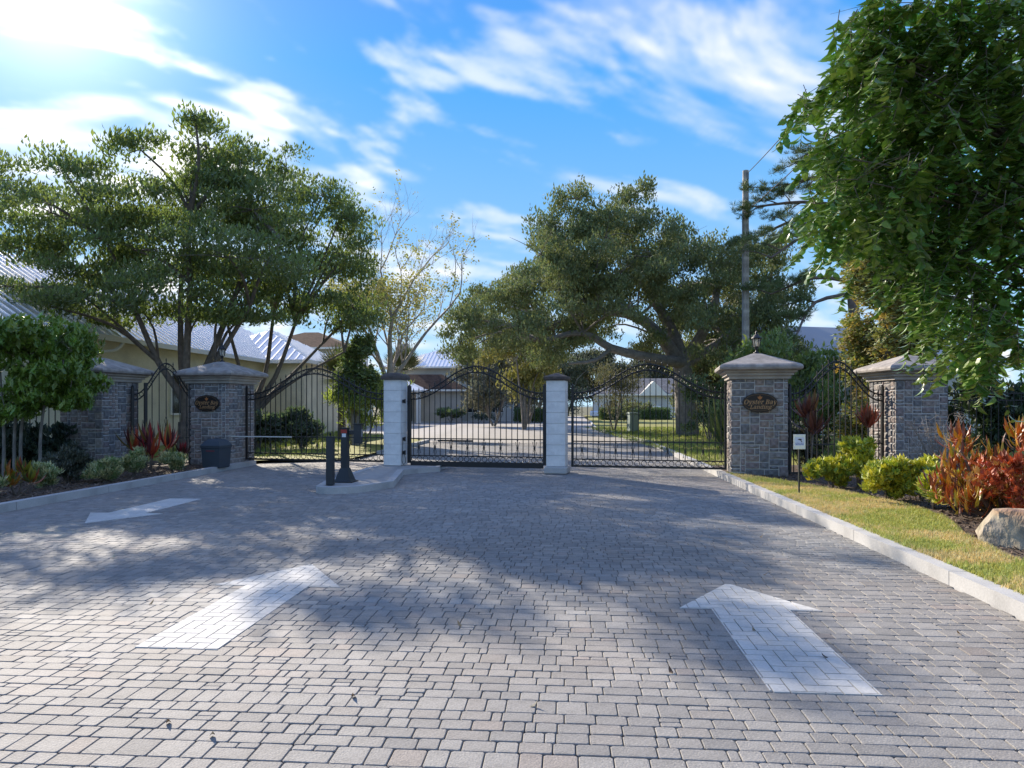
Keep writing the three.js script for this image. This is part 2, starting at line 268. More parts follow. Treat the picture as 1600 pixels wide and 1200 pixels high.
function stoneFace(parent, width, h0, h1, place, R) {              // ashlar pieces packed on a 7 cm grid
  const C = width / 12, nr = Math.round((h1 - h0) / 0.082), ch = (h1 - h0) / nr, g = new Uint8Array(12 * nr), g9 = 0.019;
  const S = [[3, 2], [2, 2], [3, 2], [2, 2], [3, 1], [4, 2], [2, 1], [2, 3], [2, 2], [1, 1], [1, 2]];
  for (let y = 0; y < nr; y++) for (let x = 0; x < 12; x++) {
    if (g[y * 12 + x]) continue;
    const ok = ([a, b]) => { if (x + a > 12 || y + b > nr) return false; for (let q = 0; q < b; q++) for (let p = 0; p < a; p++) if (g[(y + q) * 12 + x + p]) return false; return true; };
    let k = S[9]; for (let t = 0; t < 8; t++) { const c = S[Math.floor(R() * 9)]; if (ok(c)) { k = c; break; } if (t === 7) k = ok(S[6]) ? S[6] : ok(S[10]) ? S[10] : S[9]; }
    for (let q = 0; q < k[1]; q++) for (let p = 0; p < k[0]; p++) g[(y + q) * 12 + x + p] = 1;
    const m = mesh('stone', stoneGeo(k[0] * C - g9, k[1] * ch - g9, Math.floor(R() * 3)), stoneTones[Math.floor(R() * 6)], parent);
    place(m, (x + k[0] / 2) * C - width / 2, h0 + (y + k[1] / 2) * ch);
  }
}
function stonePillar(x, z, turn, label, seed) {
  const t = thing('stone_pillar', label, 'pillar', x, 0, z, turn, 'stone pillars with pyramid caps'), R = rng(seed), W = 1.3, H0 = 0.10, H1 = 2.40;
  const shaft = mesh('shaft', boxUV(box(W - 0.04, H1 - 0.04, W - 0.04, 0, (H1 + 0.04) / 2, 0)), mortar, t);
  const f = W / 2 - 0.055;
  [0, 1, 2, 3].forEach((k) => stoneFace(shaft, k % 2 ? W - 0.115 : W, H0, H1, (m, a, y) => { const q = k * Math.PI / 2; m.rotation.y = q; m.position.set(Math.sin(q) * f + Math.cos(q) * a, y, Math.cos(q) * f - Math.sin(q) * a); }, R));
  mesh('cornice', squareLoft([[0.60, 2.385], [0.70, 2.405], [0.70, 2.48], [0.755, 2.485], [0.755, 2.535], [0.82, 2.56], [0.82, 2.60]]), castStone, t);
  mesh('cap', squareLoft([[0.70, 2.60], [0.88, 2.602], [0.925, 2.63], [0.935, 2.675], [0.915, 2.72], [0.86, 2.755], [0.10, 3.045], [0.0, 3.06]]), capStone, t);
  return t;
}
const [mrx, mrz] = gl(4.95), [mlx, mlz] = gl(-9.87);
stonePillar(mrx, mrz, GA * -1 + 0, 'grey stone pillar with lantern and oval plaque beside the lawn and kerb', 11);
stonePillar(mlx, mlz, -GA, 'grey stone pillar with lantern and oval plaque behind the dark bin', 12);
stonePillar(-11.05, -18.9, -GA, 'grey stone pillar without lantern in the left bed behind the leafy small tree', 13);
stonePillar(10.05, -17.9, 0, 'grey stone pillar without lantern behind the yellow shrubs', 14);

// white block pillars
function blockPillar(s, y0, label, dome) {
  const [x, z] = gl(s), t = thing('block_pillar', label, 'pillar', x, y0, z, -GA, 'white block pillars between the gates');
  if (!dome) mesh('base', boxUV(rbox(0.62, 0.2, 0.66, 0, 0.1, 0, 0.05)), kerbMat, t);
  const b0 = dome ? 0 : 0.2, H = (2.42 - y0 * 0.6 - b0), n = 8, c = H / n;
  mesh('core', box(0.46, H, 0.46, 0, b0 + H / 2, 0), mortar, t);
  for (let i = 0; i < n; i++) mesh('block', boxUV(rbox(0.495, c - 0.007, 0.495, 0, b0 + (i + 0.5) * c, 0, 0.006)), blockMat, t);
  const h = b0 + H;
  mesh('cap', dome ? squareLoft([[0.25, h], [0.31, h + 0.005], [0.31, h + 0.06], [0.30, h + 0.10], [0.27, h + 0.14], [0.20, h + 0.175], [0.05, h + 0.2]]) : squareLoft([[0.25, h], [0.29, h + 0.01], [0.31, h + 0.04], [0.31, h + 0.10], [0.04, h + 0.20], [0.0, h + 0.205]]), mat(0.13, 0.105, 0.09, { map: stoneTex, rp: 2, bump: gritBump }), t);
  for (const y of [0.35, 0.72, 1.75]) { const g = merge([rbox(0.05, 0.09, 0.07, dome ? 0.272 : -0.272, y, 0.1, 0.01), cyl(0.02, 0.02, 0.12, dome ? 0.315 : -0.315, y - 0.06, 0.1)]); if (dome || y === 0.72) mesh('hinge', g, iron, t); }
  if (dome) mesh('cable', new THREE.TubeGeometry(new THREE.CatmullRomCurve3([V(0.27, 0.68, 0.14), V(0.265, 0.4, 0.16), V(0.265, 0.08, 0.17), V(0.3, 0.03, 0.14), V(0.33, 0.1, 0.1), V(0.3, 0.3, 0.1)]), 16, 0.008, 5), iron, t);
}
blockPillar(-4.49, 0.14, 'white block pillar with rounded cap standing on the island', true);
blockPillar(0, 0, 'white block pillar with pointed cap standing alone on the paving', false);

// ------------------------------------------------------------------ wrought iron gates
function bar(a, b, r = 0.011) { const d = b.clone().sub(a), g = new THREE.BoxGeometry(2 * r, d.length(), 2 * r); g.applyQuaternion(new THREE.Quaternion().setFromUnitVectors(V(0, 1, 0), d.normalize())); return g.translate((a.x + b.x) / 2, (a.y + b.y) / 2, (a.z + b.z) / 2); }
const ringGeo = (r, x, y, t = 0.008) => new THREE.TorusGeometry(r, t, 4, 14).translate(x, y, 0);
function scroll(x, y, h, s) {                                      // paired C scrolls with a collar
  const out = [];
  for (const k of [-1, 1]) for (const up of [1, -1]) {
    const p = []; for (let i = 0; i <= 12; i++) { const t = i / 12, a = t * 4.6; p.push(V(x + k * (0.012 + s * (0.55 * Math.sin(t * 2.6) + 0.30 * t * Math.cos(a * 1.2))), y + up * h * (0.06 + 0.42 * Math.sin(t * 1.9) * (1 - 0.25 * t)), 0)); }
    out.push(new THREE.TubeGeometry(new THREE.CatmullRomCurve3(p), 14, 0.0065, 4));
  }
  out.push(box(0.05, 0.05, 0.045, x, y, 0), box(0.034, 0.04, 0.034, x, y + h * 0.5, 0)); return out;
}
const tipGeo = new THREE.ConeGeometry(0.017, 0.07, 4);
function ironGate(name, x, z, turn, w, label, o = {}) {
  const { y0 = 0.17, rings = true, side = 2.10, top = 2.83, n = 24, rail = 0.87, thick = 0.06, scrolls = 'low', arch = (q) => 0.5 - 0.5 * Math.cos(2 * Math.PI * q), cat = 'gate', group = 'black wrought iron gates' } = o;
  const t = thing(name, label, cat, x, 0, z, turn, group), oy = (q) => side + (top - side) * Math.pow(arch(q), 1.15), gap = 0.155;
  for (const k of [0, 1]) mesh('stile', merge([box(thick, side + 0.2 - y0, thick, k ? w - thick / 2 : thick / 2, (side + 0.2 + y0) / 2, 0), new THREE.ConeGeometry(thick * 0.7, 0.06, 4, 1).rotateY(0.785).translate(k ? w - thick / 2 : thick / 2, side + 0.23, 0)]), iron, t);
  const i0 = thick, i1 = w - thick, cx = (i0 + i1) / 2;
  mesh('bottom_rail', box(i1 - i0, rings ? 0.05 : 0.04, 0.045, cx, y0 + 0.025, 0), iron, t);
  if (rings) mesh('rail', box(i1 - i0, 0.028, 0.03, cx, y0 + 0.205, 0), iron, t);
  mesh('rail', box(i1 - i0, 0.028, 0.03, cx, rail, 0), iron, t);
  const curve = (dy) => { const p = []; for (let i = 0; i <= 24; i++) { const q = i / 24; p.push(V(i0 + q * (i1 - i0), oy(q) - dy, 0)); } return new THREE.TubeGeometry(new THREE.CatmullRomCurve3(p), 48, 0.019, 5); };
  mesh('arch_rail', curve(0), iron, t); mesh('arch_rail', curve(gap), iron, t);
  const rg = [], len = i1 - i0; for (let q = 0.02; q < 0.985; q += 0.155 / (len * Math.hypot(1, (oy(q + 0.01) - oy(q)) / (0.01 * len)))) rg.push(ringGeo(0.052, i0 + q * len, oy(q) - gap / 2));
  mesh('arch_rings', merge(rg), iron, t);
  if (rings) { const br = [], m = Math.floor(len / 0.165); for (let i = 0; i < m; i++) br.push(ringGeo(0.066, i0 + (i + 0.5) * len / m, y0 + 0.122, 0.009)); mesh('band_rings', merge(br), iron, t); }
  for (let i = 0; i < n; i++) {
    const q = (i + 0.5) / n, px = i0 + q * len, h = oy(q) + 0.10, lo = y0 + (rings ? 0.2 : 0.03);
    mesh('picket', merge([box(0.019, h - lo, 0.019, px, (h + lo) / 2, 0), tipGeo.clone().translate(px, h + 0.03, 0), box(0.03, 0.02, 0.03, px, h - 0.01, 0)]), iron, t);
    if (scrolls && i % 3 === 1) mesh('scroll', merge(scroll(px, scrolls === 'low' ? (rail + y0 + 0.2) / 2 : 1.22, scrolls === 'low' ? 0.42 : 0.42, 0.085)), iron, t);
  }
  return t;
}
{
  const g = (s0, s1, label, o) => { const [x, z] = gl(s0, o?.off ?? -0.1); return ironGate('iron_gate', x, z, -GA, s1 - s0, label, o); };
  g(-9.16, -4.80, 'black iron gate between the stone pillar with the bin and the rounded cap white pillar', { n: 26, rail: 0.88, y0: 0.2 });
  const c = g(-4.17, -0.30, 'black iron gate with heavy bottom rail between the two white block pillars', { n: 24, thick: 0.09, y0: 0.2 });
  mesh('lower_plate', box(3.7, 0.11, 0.05, 1.935, 0.165, 0), iron, c);
  mesh('opener_arm', merge([box(0.98, 0.045, 0.05, 1.32, 0.81, -0.12), box(0.05, 0.05, 0.16, 0.9, 0.81, -0.06)]), iron, c);
  g(0.36, 4.26, 'black iron gate between the pointed cap white pillar and the lawn side stone pillar', { n: 26, y0: 0.17, rail: 0.84 });
  // side gates in the wings
  const wing = (ax, az, bx, bz) => ({ w: Math.hypot(bx - ax, bz - az), t: Math.atan2(-(bz - az), bx - ax) });
  let q = wing(6.66, -16.95, 9.36, -17.75); ironGate('iron_gate', 6.66, -16.95, q.t, q.w, 'black iron side gate with plain arch behind the small white sign', { rings: false, n: 16, side: 2.05, top: 2.86, scrolls: null, rail: 0.82, y0: 0.12 });
  q = wing(-10.28, -19.0, -9.0, -20.25); const s = ironGate('iron_gate', -10.28, -19.0, q.t, q.w, 'black iron side gate with round arch behind the red leaved plant', { rings: false, n: 9, side: 2.08, top: 2.95, scrolls: 'mid', rail: 0.86, y0: 0.12, thick: 0.07 });
  for (const f of [0.2, 0.86]) mesh('door_post', box(0.075, 2.35, 0.075, q.w * f, 1.22, 0.02), iron, s);
  // a pale chain post rod that closes the left lane low down
  const [cx, cz] = gl(-8.75, 0.5);
  const rod = thing('barrier_rod', 'thin pale rod reaching level from stone pillar across the left gate', 'barrier rod', cx, 0.9, cz, -GA);
  mesh('rod', new THREE.CylinderGeometry(0.016, 0.016, 2.6, 8).rotateZ(Math.PI / 2).translate(0.1, 0, 0), mat(0.55, 0.55, 0.5), rod); mesh('bracket', merge([box(0.06, 0.09, 0.5, -0.98, 0, -0.2), box(0.09, 0.12, 0.05, -0.98, 0, -0.42)]), iron, rod);
}
function picketFence(pts, label, h = 2.02) {
  const [a, b] = pts, L = Math.hypot(b[0] - a[0], b[1] - a[1]), t = thing('iron_fence', label, 'fence', a[0], 0.1, a[1], Math.atan2(-(b[1] - a[1]), b[0] - a[0]), 'black iron picket fences');
  for (const y of [0.25, h - 0.22, h - 0.05]) mesh('rail', box(L, 0.035, 0.03, L / 2, y, 0), iron, t);
  const n = Math.floor(L / 0.15), lp = []; for (let i = 0; i < n; i++) { const x = (i + 0.5) * L / n; mesh('picket', merge([box(0.02, h + 0.1 - 0.06, 0.02, x, (h + 0.16) / 2, 0), tipGeo.clone().translate(x, h + 0.14, 0)]), iron, t); if (i % 2) lp.push(new THREE.TorusGeometry(L / n / 2, 0.007, 4, 8, Math.PI).rotateZ(Math.PI).translate(x + L / n / 2, h - 0.22, 0)); }
  mesh('loops', merge(lp), iron, t);
  for (let x = 0; x <= L; x += L / 2) mesh('post', merge([box(0.06, h + 0.15, 0.06, x, (h + 0.15) / 2, 0.002), new THREE.SphereGeometry(0.045, 8, 6).translate(x, h + 0.2, 0)]), iron, t);
}
picketFence([[-18.5, -17.6], [-11.75, -18.75]], 'black iron picket fence behind the leafy small tree in the left bed');
picketFence([[10.75, -18.1], [15.6, -15.2]], 'black iron picket fence behind the red and orange shrubs');

// oval plaques
{
  const cv = document.createElement('canvas'); cv.width = 1024; cv.height = 576; const c = cv.getContext('2d');
  c.fillStyle = '#1c1310'; c.fillRect(0, 0, 1024, 576);
  c.strokeStyle = '#8a6a45'; c.lineWidth = 7; c.beginPath(); c.ellipse(512, 288, 476, 254, 0, 0, 7); c.stroke();
  c.fillStyle = '#c69a68'; c.textAlign = 'center'; c.font = 'italic 190px serif'; c.fillText('Oyster Bay', 512, 335); c.font = 'italic 165px serif'; c.fillText('Landing', 530, 478);
  c.fillStyle = '#b0703a';                                         // three-leaved emblem above the words
  for (const [x, y, r, s, a] of [[512, 120, 24, 52, 0], [470, 135, 18, 42, -0.7], [554, 135, 18, 42, 0.7]]) { c.save(); c.translate(x, y); c.rotate(a); c.beginPath(); c.ellipse(0, 0, r, s, 0, 0, 7); c.fill(); c.restore(); }
  c.fillRect(462, 160, 100, 14); c.beginPath(); c.ellipse(512, 190, 12, 26, 0, 0, 7); c.fill();
  const face = new THREE.CanvasTexture(cv); face.colorSpace = THREE.SRGBColorSpace;
  const fm = new THREE.MeshPhysicalMaterial({ map: face, roughness: 0.5 }), back = mat(0.018, 0.013, 0.011, { roughness: 0.45 });
  const a = 0.385, b = 0.222, el = (k, d, z) => new THREE.ExtrudeGeometry(new THREE.Shape(new THREE.EllipseCurve(0, 0, a * k, b * k, 0, 2 * Math.PI).getPoints(48)), { depth: d, bevelEnabled: true, bevelSize: 0.008, bevelThickness: 0.008, bevelSegments: 2 }).translate(0, 0, z);
  const shp = new THREE.ShapeGeometry(new THREE.Shape(new THREE.EllipseCurve(0, 0, a * 0.97, b * 0.97, 0, 2 * Math.PI).getPoints(48))), uv = shp.attributes.uv, ps = shp.attributes.position;
  for (let i = 0; i < uv.count; i++) uv.setXY(i, ps.getX(i) / a / 2 + 0.5, ps.getY(i) / b / 2 + 0.5);
  for (const [s, label] of [[4.95, 'dark oval name plaque on the stone pillar beside the lawn'], [-9.87, 'dark oval name plaque on the stone pillar above the bin']]) {
    const [x, z] = gl(s, 0.672), t = thing('name_plaque', label, 'plaque', x, 1.84, z, -GA, 'oval name plaques');
    mesh('board', el(1, 0.03, 0), back, t); mesh('lettering', shp.clone().translate(0, 0, 0.0415), fm, t);
  }
}
// lanterns on the two front pillars
for (const [s, label] of [[4.95, 'black carriage lantern on top of the stone pillar beside the lawn'], [-9.87, 'black carriage lantern on top of the stone pillar above the bin']]) {
  const [x, z] = gl(s), t = thing('lantern', label, 'lantern', x, 3.05, z, -GA + 0.5, 'carriage lanterns on the pillars');
  const lathe = (p, n = 12) => new THREE.LatheGeometry(p.map(([r, y]) => new THREE.Vector2(r, y)), n);
  mesh('stem', lathe([[0, 0], [0.075, 0], [0.07, 0.025], [0.025, 0.05], [0.022, 0.10], [0.045, 0.12], [0.03, 0.145], [0.06, 0.16], [0.065, 0.175], [0, 0.176]]), iron, t);
  mesh('glass', lathe([[0.068, 0.177], [0.098, 0.36]], 6), new THREE.MeshPhysicalMaterial({ color: col(0.9, 0.88, 0.82), roughness: 0.25, transmission: 0.75, thickness: 0, side: THREE.DoubleSide }), t);
  mesh('bulb', new THREE.SphereGeometry(0.03, 8, 8).scale(1, 1.6, 1).translate(0, 0.26, 0), mat(0.8, 0.78, 0.7), t);
  const cage = []; for (let k = 0; k < 6; k++) { const a = k / 6 * 2 * Math.PI; cage.push(bar(V(Math.sin(a) * 0.071, 0.17, Math.cos(a) * 0.071), V(Math.sin(a) * 0.102, 0.365, Math.cos(a) * 0.102), 0.007)); }
  mesh('cage', merge(cage), iron, t);
  mesh('hood', lathe([[0, 0.362], [0.125, 0.362], [0.12, 0.385], [0.085, 0.42], [0.05, 0.465], [0.022, 0.48], [0.02, 0.50], [0.032, 0.515], [0.012, 0.54], [0, 0.57]], 6), iron, t);
}

// ------------------------------------------------------------------ island with bollard and card reader
{
  const t = struct('traffic_island'), c = (s, o) => { const [x, z] = gl(s, o); return [x, z]; };
  const L = [c(-4.95, -0.9), c(-4.9, 1.0), [-4.05, -15.2], [-3.98, -14.3]], Rr = [[-3.55, -14.05], [-3.05, -14.25], [-2.55, -15.2], c(-3.75, 1.3), c(-3.3, 0.2), c(-3.3, -0.9)];
  const nose = [[-3.98, -14.3], [-3.9, -14.12], [-3.74, -14.03], [-3.55, -14.02], [-3.3, -14.08], [-3.05, -14.25]];
  const outer = [L[0], L[1], L[2], ...nose, ...Rr.slice(2)];
  const cen = outer.reduce((a, p) => [a[0] + p[0] / outer.length, a[1] + p[1] / outer.length], [0, 0]);
  const inner = outer.map((p, i) => { const a = outer[(i - 1 + outer.length) % outer.length], b = outer[(i + 1) % outer.length], dx = b[0] - a[0], dz = b[1] - a[1], l = Math.hypot(dx, dz); let n = [-dz / l, dx / l]; if (n[0] * (cen[0] - p[0]) + n[1] * (cen[1] - p[1]) < 0) n = [-n[0], -n[1]]; return [p[0] + n[0] * 0.16, p[1] + n[1] * 0.16]; });
  for (let i = 0; i < outer.length; i++) { const j = (i + 1) % outer.length; mesh('kerb_stone', prism([outer[i], outer[j], inner[j], inner[i]], -0.05, 0.14), kerbMat, t); }
  mesh('island_paving', boxUV(new THREE.ShapeGeometry(new THREE.Shape(inner.map(([x, z]) => new THREE.Vector2(x, -z)))).rotateX(-Math.PI / 2).translate(0, 0.132, 0)), mat(0.44, 0.42, 0.39, { map: concTex, rp: 1.5 }), t);
  const dark = mat(0.022, 0.026, 0.03, { roughness: 0.5 });
  const b = thing('bollard', 'plain square black bollard standing at the tip of the island', 'bollard', -3.72, 0.14, -14.42, -0.1);
  mesh('post', rbox(0.145, 0.98, 0.145, 0, 0.49, 0, 0.012), dark, b); mesh('cap', rbox(0.15, 0.02, 0.15, 0, 0.985, 0, 0.006), iron, b); mesh('knob', merge([cyl(0.012, 0.012, 0.05, 0, 0.99, 0), new THREE.SphereGeometry(0.026, 8, 6).translate(0, 1.05, 0)]), iron, b);
  const k = thing('card_reader', 'black card reader post with side box and red label on the island', 'card reader', -3.58, 0.132, -15.1, -0.12);
  mesh('base_plate', rbox(0.46, 0.02, 0.42, 0, 0.012, 0, 0.006), iron, k);
  mesh('foot', squareLoft([[0.185, 0.022], [0.165, 0.05], [0.085, 0.30]]), dark, k); mesh('post', rbox(0.15, 1.0, 0.15, 0, 0.64, 0, 0.012), dark, k);
  mesh('top_cap', rbox(0.17, 0.025, 0.17, 0, 1.15, 0, 0.006), iron, k);
  mesh('red_label', box(0.135, 0.075, 0.004, 0, 1.085, 0.0765), mat(0.35, 0.05, 0.035), k); mesh('white_label', box(0.085, 0.075, 0.004, 0.002, 1.0, 0.0765), mat(0.7, 0.7, 0.7), k);
  mesh('arm', rbox(0.14, 0.09, 0.07, 0.145, 1.06, -0.02, 0.01), dark, k);
  const rb = mesh('reader_box', rbox(0.15, 0.40, 0.17, 0.285, 1.03, -0.02, 0.012), dark, k); mesh('visor', box(0.19, 0.02, 0.2, 0.288, 1.24, -0.02), iron, rb); mesh('keypad', box(0.004, 0.16, 0.1, 0.364, 1.05, -0.02), mat(0.2, 0.2, 0.2), rb);
}
// bin by the left pillar
{
  const t = thing('litter_bin', 'dark blue grey bin with domed lid in front of the stone pillar', 'bin', -7.98, 0.1, -19.0, -0.2), m = mat(0.035, 0.05, 0.065, { roughness: 0.6 });
  mesh('body', squareLoft([[0.27, 0], [0.29, 0.03], [0.32, 0.62], [0.335, 0.64], [0.335, 0.68]]), m, t); mesh('lid', squareLoft([[0.34, 0.682], [0.345, 0.71], [0.33, 0.74], [0.25, 0.86], [0.17, 0.92], [0.0, 0.94]]), m, t); mesh('band', box(0.3, 0.04, 0.01, 0, 0.55, 0.322), mat(0.14, 0.04, 0.05), t); t.scale.setScalar(0.84);
}
// small notice on a stake
{
  const t = thing('notice_sign', 'small white surveillance notice on a thin dark stake in the lawn', 'sign', 5.28, 0.11, -12.95, 0.05);
  const cv = document.createElement('canvas'); cv.width = 256; cv.height = 320; const c = cv.getContext('2d');
  c.fillStyle = '#e3ece4'; c.fillRect(0, 0, 256, 320); c.fillStyle = '#c7d6ee'; c.fillRect(24, 60, 208, 180);
  c.fillStyle = '#16233c'; c.beginPath(); c.moveTo(80, 108); c.lineTo(120, 92); c.lineTo(178, 96); c.lineTo(166, 128); c.lineTo(120, 124); c.closePath(); c.fill(); c.beginPath(); c.moveTo(142, 122); c.lineTo(162, 122); c.lineTo(188, 162); c.lineTo(172, 172); c.closePath(); c.fill();
  c.fillStyle = '#27509a'; for (const [y, x0, x1] of [[182, 36, 132], [182, 148, 220], [212, 40, 216]]) for (let x = x0; x < x1; x += 13) { c.fillRect(x, y + (x * 7) % 5, 9, 17 - (x * 5) % 6); }   // two blue lines too small to read in the photograph
  const tx = new THREE.CanvasTexture(cv); tx.colorSpace = THREE.SRGBColorSpace;
  mesh('stake', merge([box(0.028, 0.98, 0.02, 0, 0.49, 0)]), mat(0.03, 0.035, 0.03), t);
  mesh('panel', rbox(0.225, 0.275, 0.008, 0, 0.99, 0.016, 0.003), mat(0.7, 0.73, 0.7), t); mesh('print', new THREE.PlaneGeometry(0.215, 0.265).translate(0, 0.99, 0.0225), new THREE.MeshPhysicalMaterial({ map: tx, roughness: 0.5 }), t);
}
// boulder by the right edge
{
  const g = new THREE.IcosahedronGeometry(1, 4), p = g.attributes.position;
  for (let i = 0; i < p.count; i++) {
    const v = V(p.getX(i), p.getY(i), p.getZ(i)), q = v.clone(); let s = 1;
    for (const [nx, ny, nz, d] of [[0.1, 1, 0.15, 0.62], [-0.75, 0.2, 0.6, 0.72], [0.2, 0.1, 1, 0.78], [-0.95, 0.3, -0.2, 0.8], [0.8, 0.3, 0.6, 0.85], [-0.3, 0.75, 0.6, 0.74]]) { const n = V(nx, ny, nz).normalize(), k = q.dot(n); if (k > d) s = Math.min(s, d / k); }
    s *= 0.97 + 0.2 * (fbm(v.x * 2.5 + 5, v.y * 7 + 5, v.z * 2.5 + 5, 5) - 0.5); p.setXYZ(i, v.x * s * 0.72, v.y * s * 0.42, v.z * s * 0.5);
  }
  const c = []; g.computeVertexNormals(); for (let i = 0; i < p.count; i++) { const n = fbm(p.getX(i) * 4 + 9, p.getY(i) * 9, p.getZ(i) * 4, 4), k = step(0.42, 0.6, n), s = step(0.52, 0.66, fbm(p.getX(i) * 2.2 + 3, p.getY(i) * 5 + 8, p.getZ(i) * 2.2, 4)); c.push(0.46 + 0.04 * k - 0.06 * s, 0.40 + 0.03 * k - 0.16 * s, 0.29 + 0.05 * k - 0.15 * s); }
  g.setAttribute('color', new THREE.Float32BufferAttribute(c, 3)); const gg = boxUVkeep(g);
  const m = mesh(numbered('boulder'), gg, new THREE.MeshPhysicalMaterial({ color: col(1, 1, 1), vertexColors: true, roughness: 0.95, map: rep(stoneTex, 1.5), bumpMap: rep(stoneBump, 2), bumpScale: 0.03 }), scene);
  m.position.set(6.16, 0.25, -8.35); m.rotation.y = -0.2; m.scale.setScalar(0.88); tag(m, 'large tan boulder with rusty side lying at the lawn edge', 'boulder');
}
function boxUVkeep(g) { const c = g.attributes.color; const n = toCreasedNormals(g.index ? g.toNonIndexed() : g, 0.5); const k = n.attributes.color; const b = boxUV2(n); b.setAttribute('color', k); return b; }
function boxUV2(g) { const p = g.attributes.position, uv = new Float32Array(p.count * 2); for (let i = 0; i < p.count; i++) { uv[2 * i] = p.getX(i) + p.getZ(i) * 0.6; uv[2 * i + 1] = p.getY(i) + p.getZ(i) * 0.5; } g.setAttribute('uv', new THREE.BufferAttribute(uv, 2)); return g; }

// ------------------------------------------------------------------ buildings
const roofMetal = mat(0.78, 0.78, 0.79, { roughness: 0.38, metalness: 0.55 });
const wallCream = mat(0.86, 0.78, 0.58, { map: concTex, rp: 0.4 }), trimWhite = mat(0.72, 0.70, 0.64), glassDark = mat(0.02, 0.025, 0.03, { roughness: 0.08 }), tile = mat(0.14, 0.085, 0.06, { roughness: 1, specularIntensity: 0.2, map: stoneTex, rp: 0.8 }), whiteWall = mat(0.72, 0.72, 0.70, { map: concTex, rp: 0.3 });
function hip(t, u0, u1, v0, v1, e, h, over, material, seams, name = 'roof') {   // hipped roof over a rectangle in the thing's own frame (x, -v)
  const a0 = u0 - over, a1 = u1 + over, b0 = v0 - over, b1 = v1 + over, wide = a1 - a0 < b1 - b0, half = Math.min(a1 - a0, b1 - b0) / 2, mx = (a0 + a1) / 2, mv = (b0 + b1) / 2;
  const r0 = wide ? [mx, b0 + half] : [a0 + half, mv], r1 = wide ? [mx, b1 - half] : [a1 - half, mv], P = (u, v, y) => [u, y, -v], top = e + h;
  const A = P(a0, b0, e), B = P(a1, b0, e), C = P(a1, b1, e), D = P(a0, b1, e), E = P(...r0, top), F = P(...r1, top);
  const faces = wide ? [[A, B, E], [B, C, F, E], [C, D, F], [D, A, E, F]] : [[A, B, F, E], [B, C, F], [C, D, E, F], [D, A, E]];
  const pos = []; for (const f of faces) for (let i = 1; i + 1 < f.length; i++) pos.push(...f[0], ...f[i], ...f[i + 1]);
  pos.push(...quad(D, C, B, A)); const roof = mesh(name, boxUV(fromTris(pos)), material, t);
  mesh('fascia', merge([box(a1 - a0 + 0.04, 0.2, 0.05, mx, e - 0.1, -b0), box(a1 - a0 + 0.04, 0.2, 0.05, mx, e - 0.1, -b1), box(0.05, 0.2, b1 - b0 - 0.06, a0, e - 0.1, -mv), box(0.05, 0.2, b1 - b0 - 0.06, a1, e - 0.1, -mv)]), trimWhite, t);
  if (seams) for (const f of faces) {                              // standing seams up each slope
    const p0 = V(...f[0]), p1 = V(...f[1]), L = p0.distanceTo(p1), e1 = p1.clone().sub(p0).normalize(), ap = f.length === 3 ? [V(...f[2]), V(...f[2])] : [V(...f[3]), V(...f[2])];
    const s0 = ap[0].clone().sub(p0).dot(e1), s1 = ap[1].clone().sub(p0).dot(e1), up = ap[0].clone().sub(p0).addScaledVector(e1, -s0), n = e1.clone().cross(up).normalize();
    for (let s = 0.3; s < L - 0.2; s += 0.46) { const k = s < s0 ? s / s0 : s > s1 ? (L - s) / (L - s1) : 1; if (k < 0.04) continue; const a = p0.clone().addScaledVector(e1, s).addScaledVector(n, 0.02), b = a.clone().addScaledVector(up, k * 0.995); mesh('seam', bar(a, b, 0.026), material, roof); }
  }
  return roof;
}
function windowAt(t, x, y, z, w, h, turn = 0) { const f = mesh('window', merge([box(w + 0.16, 0.09, 0.1, 0, h / 2 + 0.04, 0), box(w + 0.16, 0.09, 0.1, 0, -h / 2 - 0.04, 0), box(0.08, h - 0.01, 0.1, -w / 2 - 0.04, 0, 0), box(0.08, h - 0.01, 0.1, w / 2 + 0.04, 0, 0), box(0.04, h, 0.06, 0, 0, 0)]), trimWhite, t); mesh('pane', box(w, h, 0.03, 0, 0, -0.012), glassDark, f); f.position.set(x, y, z); f.rotation.y = turn; return f; }
{
  const t = thing('club_house', 'long cream building with ribbed metal roof behind the left trees', 'building', 0, 0, 0, -RA);
  mesh('wall', boxUV(box(9.6, 4.3, 33.4, -22, 2.15, -28.8)), wallCream, t); mesh('wall', boxUV(box(7.0, 4.3, 8.0, -18.3, 2.152, -42.6)), wallCream, t);
  hip(t, -26.8, -17.2, 12.1, 45.6, 4.36, 3.45, 0.45, roofMetal, true); hip(t, -21.9, -14.8, 38.6, 46.6, 4.365, 2.1, 0.4, roofMetal, true);
  mesh('downpipe', new THREE.TubeGeometry(new THREE.CatmullRomCurve3([V(-16.8, 4.2, -25.5), V(-16.85, 3.9, -25.2), V(-17.1, 3.6, -24), V(-17.12, 3.2, -23.8), V(-17.12, 0.2, -23.8)]), 20, 0.06, 6), trimWhite, t);
  mesh('roof_turret', merge([box(1.1, 1.6, 1.1, -18.9, 5.4, -24.5)]), trimWhite, t);
  for (const v of [30, 34.5]) windowAt(t, -17.17, 2.3, -v, 1.3, 1.7, Math.PI / 2);
}
